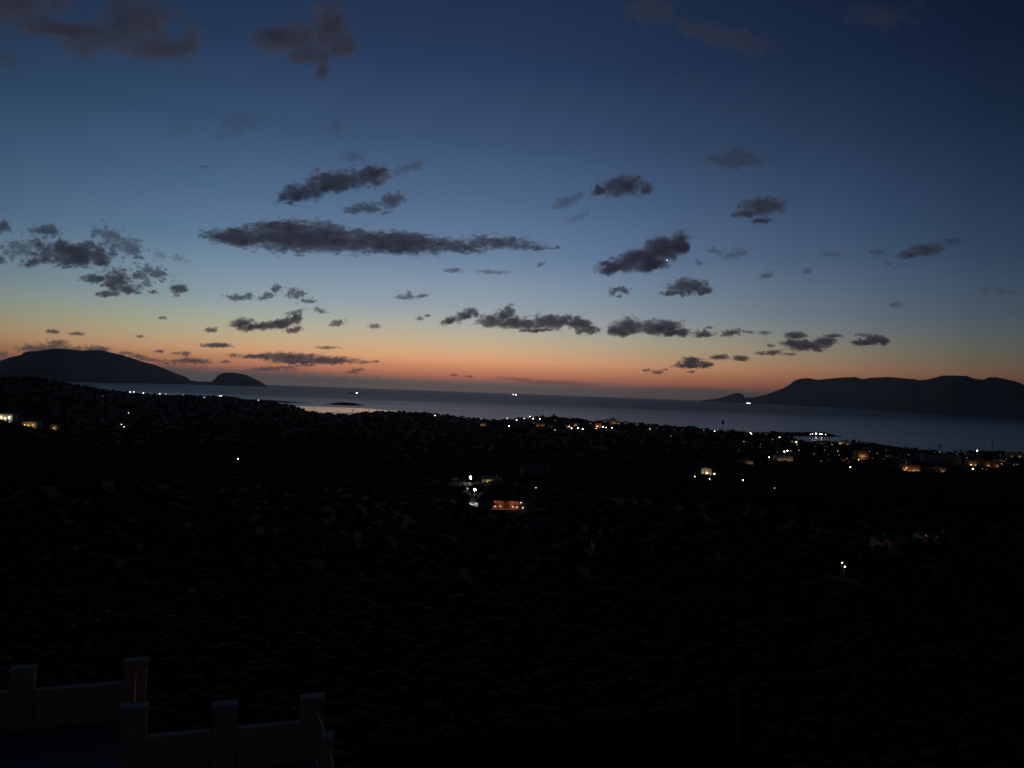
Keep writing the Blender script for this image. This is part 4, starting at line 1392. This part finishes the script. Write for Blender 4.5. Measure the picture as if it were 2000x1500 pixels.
for px_, L_ in ((971, 110), (1004, 200)):
    lo = MB().bar((vxp(px_), 1.5, hh_ + .1), (vxp(px_), 1.5, hh_ + .02), .04).build('porch_lamp', M_METAL, villa)
    MB().ball((vxp(px_), 1.5, hh_ - .05), .13, 1).build('bulb', bulb_mat('o', L_), lo)


def patio_table(px_, yy, label):
    r0 = empty('patio_table', (vx + vxp(px_), vy + yy, vz - .02), 0, label, 'table')
    MB().box(-.8, .8, -.45, .45, .70, .75).build('table_top', M_CAP, r0)
    for a in (-.7, .7):
        for c in (-.38, .38):
            MB().box(a - .04, a + .04, c - .04, c + .04, 0, .70).build('leg', M_CAP, r0)


def patio_bench(px_, yy, label):
    r0 = empty('patio_bench', (vx + vxp(px_), vy + yy, vz - .02), 0, label, 'bench')
    MB().box(-1.1, 1.1, -.3, .3, .38, .48).build('seat', M_CAP, r0)
    MB().box(-1.1, 1.1, .24, .3, .48, .95).build('backrest', M_CAP, r0)
    for a in (-.95, .95):
        MB().box(a - .05, a + .05, -.28, .28, 0, .38).build('leg', M_CAP, r0)


patio_bench(966, 2.4, 'pale bench in the left arch of the glowing portico')
patio_table(978, 1.6, 'pale table at the right side of the left arch of the portico')
patio_table(1001, 1.8, 'pale table in the right arch of the portico')
patio_bench(1009, 2.6, 'pale bench beside the table in the right arch of the portico')


for px_, yy, zz, where in ((966.5, 2.35, .50, 'on the pale bench in the left arch'), (977.5, 1.5, .77, 'on the table of the left arch'),
                          (1001.5, 1.7, .77, 'on the table of the right arch'), (1009.5, 2.55, .50, 'on the pale bench in the right arch')):
    r0 = empty('fill_lamp', (vx + vxp(px_), vy + yy, vz + zz - .02), 0, 'small added warm lamp ' + where + ' of the portico', 'lamp')  # lamp added to brighten the pale furniture
    MB().bar((0, 0, 0), (0, 0, .12), .09, 8, .03).build('base', M_METAL, r0)
    MB().ball((0, 0, .27), .16, 1).build('bulb', glow('fill_lamp_light', (1, .66, .45), 3), r0)
for px_, h_, c_ in ((1017, 2.9, 5), (1021, 1.0, 5)):
    r0 = empty('wall_lantern', (vx + vxp(px_), vy - .06, vz + h_), 0, ('upper' if h_ > 2 else 'lower') + ' small pale lantern on the villa wall right of the portico', 'lantern')
    MB().box(-.12, .12, -.10, .05, .16, .20).build('lantern_cap', M_METAL, r0)
    MB().ball((0, -.06, 0), .13, 1).build('bulb', glow('lantern_light', (1, .85, .7), c_), r0)


def ribbon(name, pts, width, material, lift=.06):
    P3 = [Vector(solve(px_, py_, lift)) + Vector((0, 0, lift)) for px_, py_ in pts]
    C3 = []
    for i in range(len(P3) - 1):
        for k in range(8):
            C3.append(P3[i].lerp(P3[i + 1], k / 8))
    C3.append(P3[-1])
    V = []
    for i, p in enumerate(C3):
        q = C3[min(i + 1, len(C3) - 1)] - C3[max(i - 1, 0)]
        q.z = 0
        q.normalize()
        n_ = Vector((-q.y, q.x, 0)) * width / 2
        for s_ in (-1, -.33, .33, 1):
            w_ = p + n_ * s_
            V.append((w_.x, w_.y, tz(w_.x, w_.y) + lift))
        KEEP_CLEAR.append((p.x, p.y, width / 2 + .6))
    nn = len(C3)
    Fq = [(4 * i + j, 4 * i + j + 1, 4 * i + 5 + j, 4 * i + 4 + j) for i in range(nn - 1) for j in range(3)]
    return tag(tri_mesh(name, V, Fq, material), kind='structure')


ribbon('driveway', [(909, 941), (914, 952), (913, 962), (918, 976), (926, 986), (938, 992)], 3.2, M_CONC)
for px_, py_, h_, lab in ((895, 926.5, 12.5, 'tall pale utility pole left of the two floodlights'), (932.5, 943.5, 5.0, 'thin white pole right of the upper floodlight')):
    x_, y_, z_ = solve(px_, py_, 0)
    r0 = empty('utility_pole', (x_, y_, z_), 0, lab, 'pole')
    MB().bar((0, 0, -1), (0, 0, h_), .16, 8, .1).build('pole', M_CONC, r0)
    if h_ > 8:
        MB().box(-.9, .9, -.06, .06, h_ - .9, h_ - .75).build('crossarm', M_METAL, r0)
x_, y_, z_ = solve(923, 1004, .8)
gw = MB().beam((-1.0, -2.4), (.9, 2.4), .35, -1, 1.0)
tag(gw.build('garden_wall', M_CAP, loc=(x_, y_, z_)), 'short white garden wall catching the floodlight below the drive', 'wall')
KEEP_CLEAR.append((x_, y_, 4))
x_, y_, z_ = solve(907, 944, .8)
gw = MB().beam((-2.4, -.6), (2.4, 1.2), .3, -1, 1.2)
tag(gw.build('garden_wall', M_CAP, loc=(x_, y_, z_)), 'low white wall under the upper floodlight at the head of the drive', 'wall')
KEEP_CLEAR.append((x_, y_, 4))

# ---------------------------------------------------------------- towers
def water_tower(px, py, hpx, label):
    x, y, z = solve(px, py, 0)
    h = hpx * y / FPX
    r0 = empty('water_tower', (x, y, z), 0, label, 'water tower')
    MB().bar((0, 0, -2), (0, 0, h * .62), h * .035, 10, h * .03).build('shaft', M_STEEL, r0)
    tk = MB()
    tk.bar((0, 0, h * .58), (0, 0, h * .68), h * .05, 14, h * .115)
    tk.bar((0, 0, h * .68), (0, 0, h * .88), h * .115, 14)
    tk.bar((0, 0, h * .88), (0, 0, h * .94), h * .115, 14, h * .04)
    tk.build('tank', M_STEEL, r0)
    MB().bar((0, 0, h * .94), (0, 0, h * 1.05), h * .006, 5).build('aerial', M_STEEL, r0)


water_tower(1411.5, 839, 21, 'dark slender water tower rising above the shore against the water')
water_tower(1835, 879, 15, 'short dark water tower on the shore line at the right')
x_, y_, z_ = solve(1937.5, 881, 0)
hm = 26 * y_ / FPX
r0 = empty('lattice_mast', (x_, y_, z_), 0, 'thin dark lattice mast with aerials on the shore line near the right edge', 'mast')
lt = MB()
for a, c in ((-1, -1), (1, -1), (1, 1), (-1, 1)):
    lt.bar((a * 1.3, c * 1.3, -1), (a * .35, c * .35, hm), .12, 5, .08)
nb = 10
for i in range(nb):
    za, zb = hm * i / nb, hm * (i + 1) / nb
    wa, wb = 1.3 - .95 * i / nb, 1.3 - .95 * (i + 1) / nb
    for (a, c), (a2, c2) in (((-1, -1), (1, -1)), ((1, -1), (1, 1)), ((1, 1), (-1, 1)), ((-1, 1), (-1, -1))):
        lt.bar((a * wa, c * wa, za), (a2 * wb, c2 * wb, zb), .06, 4)
lt.build('lattice', M_STEEL, r0)
an = MB()
an.box(-1.6, 1.6, -.3, .3, hm * .72, hm * .74)
for a in (-1.5, -.5, .5, 1.5):
    an.box(a - .18, a + .18, -.5, -.2, hm * .62, hm * .80)
an.build('aerial', M_STEEL, r0)

# ---------------------------------------------------------------- unlit houses of the town among the trees
GH = 'unlit houses scattered among the trees of the town'
rgh = np.random.default_rng(21)
taken = [(1381, 925), (1395, 930)]
made = 0
for _ in range(900):
    if made >= 46:
        break
    px_ = rgh.uniform(980, 1995)
    top = float(np.interp(px_, SK_X, SK_Y))
    py_ = top + rgh.uniform(5, 46)
    if py_ > 930 or any(abs(px_ - a) < 22 and abs(py_ - c) < 9 for a, c in taken):
        continue
    if 1500 < px_ < 1580 and py_ < 862:
        continue
    x_, y_, z_ = solve(px_, py_, 0)
    if any((x_ - a) ** 2 + (y_ - c) ** 2 < (r_ + 9) ** 2 for a, c, r_ in KEEP_CLEAR):
        continue
    taken.append((px_, py_))
    wp = rgh.uniform(8, 15) * FPX / y_
    house(px_, py_, wp, rgh.uniform(3.2, 6.5) * FPX / y_, [M_WALL, M_WALL3, M_WALL2][int(rgh.integers(3))], [M_ROOF, M_ROOF2][int(rgh.integers(2))],
          'gable' if rgh.random() < .6 else 'flat', rz=rgh.uniform(-.5, .5), windows=2,
          label=near(px_, py_, 'dark unlit house'), group=GH)
    made += 1

GX = 'small faint lamps scattered through the shore town'
made = 0
for _ in range(1500):
    if made >= 85:
        break
    px_ = rgh.uniform(1040, 1995) if made < 40 else rgh.uniform(1440, 1998)
    top = float(np.interp(px_, SK_X, SK_Y))
    py_ = top + rgh.uniform(3, 13 if px_ < 1400 else 44)
    if 1540 < px_ < 1580 and py_ < 862:
        continue
    if any(abs(px_ - a) < 7 and abs(py_ - c) < 4 for a, c in LAMPS):
        continue
    street_lamp(px_, py_, float(rgh.choice([.6, .7, .9])), float(rgh.choice([2, 3, 5])), 'yyaaao'[int(rgh.integers(6))], 3.2,
                near(px_, py_, 'small faint lamp'), GX)
    made += 1

tx_, ty_, tz_ = vx + vxp(957.5), vy - 2.2, vz - 1.0  # tree added to darken the upper left corner of the lit arch
tree('round', tx_, ty_, tz(tx_, ty_), .50, 'rounded dark tree added to hide the left edge of the glowing portico', None)
# trees round the villa, the drive and the lower slope
GM = 'dark trees standing about the villa and its drive'
for (px_, py_, k, s_) in [(884, 950, 'round', .8), (890, 975, 'olive', .9), (872, 962, 'olive', .8), (905, 992, 'round', .7), (944, 975, 'olive', .6),
                          (1030, 1000, 'olive', .8), (1045, 985, 'round', .7), (1060, 965, 'round', .8), (940, 1012, 'olive', .8), (985, 962, 'round', .6),
                          (1005, 950, 'umbrella', .8), (935, 925, 'round', .8), (900, 938, 'olive', .7), (1025, 935, 'round', .7), (860, 925, 'umbrella', .9),
                          (985, 1030, 'olive', .8), (1120, 1050, 'round', .6), (1180, 1080, 'olive', .6), (1085, 950, 'round', .8), (915, 1025, 'olive', .7)]:
    x_, y_, z_ = solve(px_, py_, 0)
    if any((x_ - a) ** 2 + (y_ - c) ** 2 < (r_ + 1.2) ** 2 for a, c, r_ in KEEP_CLEAR):
        continue
    kw = {'round': 'rounded dark tree', 'olive': 'low bushy dark tree', 'umbrella': 'flat topped dark tree'}[k]
    tree(k, x_, y_, z_, s_, kw + (' left of the drive' if px_ < 912 else ' right of the villa' if px_ > 1028 else ' in front of the villa' if py_ > 996 else ' behind the villa') + (' farther up the slope' if py_ < 945 else ' on the lower side' if py_ > 975 else ' level with the floodlights'), GM)
for (hx, hy, hz_, hw_, hl) in LIT:  # bushes added to break up the evenly lit walls
    if hw_ < 8:
        continue
    for q, side in ((-.28, 'left'), (.33, 'right')):
        tx, ty = hx + q * hw_ + rgh.uniform(-.05, .05) * hw_, hy - rgh.uniform(3.5, 7)
        tree(['olive', 'round'][int(rgh.integers(2))], tx, ty, tz(tx, ty) - .3, rgh.uniform(.32, .62), ' '.join(('dark bush before the %s half of the ' % side + hl).split()[:16]), 'added bushes in front of lit houses')
GD = 'dark trees among the houses of the town'
for _ in range(120):
    px_ = rgh.uniform(900, 1995)
    py_ = float(np.interp(px_, SK_X, SK_Y)) + rgh.uniform(4, 50)
    x_, y_, z_ = solve(px_, py_, 0)
    if any((x_ - a) ** 2 + (y_ - c) ** 2 < (r_ + 4) ** 2 for a, c, r_ in KEEP_CLEAR):
        continue
    tree(['round', 'umbrella', 'olive'][int(rgh.integers(3))], x_, y_, z_, rgh.uniform(.5, .9), near(px_, py_, 'dark tree'), GD)

clumps(27000, 420, 4400, lambda Y: 1.9 + Y * .0012, 31, False, 'woodland', 'dark woodland and thicket covering the valley down to the shore')
clumps(14000, 16, 430, lambda Y: .45 + Y * .0032, 37, True, 'scrub', 'dark low scrub on the slope below the terrace')

# ---------------------------------------------------------------- the terrace below the viewpoint
ZT = H - 5.0            # top of the pillars
ter = empty('terrace', (0, 0, 0), 0, 'roof terrace with salmon parapets, square capped pillars and thin rails at the lower left', 'terrace')
ph = {k: hit_z(px_, py_, ZT) for k, (px_, py_) in dict(A=(46, 1302), B=(266, 1287), C=(262, 1388), D=(440, 1373), E=(611, 1358), F=(641, 1434)).items()}
u = (ph['E'] - ph['C'])
u.z = 0
u.normalize()
v = Vector((u.y, -u.x, 0))
PW = .36
pil = dict(ph)
pil['Z'] = ph['A'] - u * 1.9
pil['G'] = ph['F'] + v * 1.8


def pillar(p, h, up=0.0, wd=PW):
    b_ = MB()
    hw = wd / 2
    hd = .09
    q = [p - u * hw - v * hd, p + u * hw - v * hd, p + u * hw + v * hd, p - u * hw + v * hd]
    b_.quadbox([(a.x, a.y, ZT - h) for a in q] + [(a.x, a.y, ZT + up - .05) for a in q])
    o = b_.build('pillar', M_SALMON, ter)
    hw += .012
    hd += .012
    q = [p - u * hw - v * hd, p + u * hw - v * hd, p + u * hw + v * hd, p - u * hw + v * hd]
    MB().quadbox([(a.x, a.y, ZT + up - .05) for a in q] + [(a.x, a.y, ZT + up) for a in q]).build('cap', M_CAP, o)
    return o


for k in 'ZABCDEFG':
    pillar(pil[k], 1.6, .09 if k == 'C' else 0, .14 if k in 'FG' else PW)


def parapet(a, b_, ztop, zbot, rail=True):
    a, b_ = pil[a], pil[b_]
    d = (b_ - a)
    d.z = 0
    d.normalize()
    ex = (PW / 2 if abs(d.dot(u)) > .5 else .09) + .014
    a2 = a + d * ex
    b2 = b_ - d * ex
    MB().beam(a2, b2, .11, ZT - zbot, ZT - ztop - .04).build('parapet_wall', M_SALMON, ter)
    MB().beam(a2, b2, .13, ZT - ztop - .04, ZT - ztop).build('coping', M_CAP, ter)
    if rail:
        for q in (.10, ztop - .12):
            MB().bar((a2.x, a2.y, ZT - q), (b2.x, b2.y, ZT - q), .013, 8).build('rail', M_STEEL, ter)


parapet('Z', 'A', .40, 1.6)
parapet('A', 'B', .40, 1.6)
parapet('B', 'C', .95, 1.6)
parapet('C', 'D', .40, 1.6)
parapet('D', 'E', .40, 1.6)
parapet('E', 'F', .95, 1.6)
parapet('F', 'G', .95, 1.6)
# floor slab and the house under it
fp = [pil['Z'] - u * 3 , pil['A'], pil['B'], pil['C'], pil['E'], pil['F'], pil['G'], pil['G'] + v * 7, pil['Z'] - u * 3 + v * 12]
me = bpy.data.meshes.new('floor')
zt, zb = ZT - 1.05, ZT - 1.3
n_ = len(fp)
me.from_pydata([(p.x, p.y, zt) for p in fp] + [(p.x, p.y, zb) for p in fp], [],
               [tuple(range(n_))[::-1], tuple(range(n_, 2 * n_))] + [(i, (i + 1) % n_, n_ + (i + 1) % n_, n_ + i) for i in range(n_)])
me.materials.append(M_TILE)
fo = bpy.data.objects.new('floor', me)
COL.objects.link(fo)
fo.parent = ter
me = bpy.data.meshes.new('house_wall')
ins = [p.lerp(sum(fp, Vector()) / n_, .03) for p in fp]
me.from_pydata([(p.x, p.y, zb - .003) for p in ins] + [(p.x, p.y, ZT - 11) for p in ins], [],
               [tuple(range(n_))[::-1], tuple(range(n_, 2 * n_))] + [(i, (i + 1) % n_, n_ + (i + 1) % n_, n_ + i) for i in range(n_)])
me.materials.append(M_SALMON)
fo = bpy.data.objects.new('house_wall', me)
COL.objects.link(fo)
fo.parent = ter

# garden wall with a gate pillar on the slope at the lower right
ga_, gb_ = hit_z(700, 1424, H - 13), hit_z(1452, 1342, H - 13)
gr = empty('garden_wall', (0, 0, 0), 0, 'low stone wall ending in a capped gate pillar on the dark slope at lower right', 'wall')
MB().beam(ga_, gb_ - (gb_ - ga_).normalized() * .4, .14, H - 20, H - 13.6).build('wall', M_STONE, gr)
MB().box(gb_.x - .22, gb_.x + .22, gb_.y - .22, gb_.y + .22, H - 20, H - 12.96).build('pillar', M_STONE, gr)
MB().box(gb_.x - .26, gb_.x + .26, gb_.y - .26, gb_.y + .26, H - 12.96, H - 12.90).build('cap', M_STONE, gr)
bpy.context.view_layer.update()

# ---------------------------------------------------------------- evening haze over land and sea
hz = MB().box(-112000, 112000, -3000, 104000, -16, 905).build('haze', None)
hz.data.materials.clear()
hm_ = bpy.data.materials.new('haze_air')
hm_.use_nodes = True
ht = hm_.node_tree
ht.nodes.clear()
pv = ht.nodes.new('ShaderNodeVolumePrincipled')
pv.inputs['Color'].default_value = (.80, .88, 1.0, 1)
pv.inputs['Density'].default_value = 6.5e-6
pv.inputs['Anisotropy'].default_value = .72
ho = ht.nodes.new('ShaderNodeOutputMaterial')
ht.links.new(pv.outputs[0], ho.inputs['Volume'])
hz.data.materials.append(hm_)
tag(hz, 'thin evening haze over land and sea', 'haze', kind='stuff')
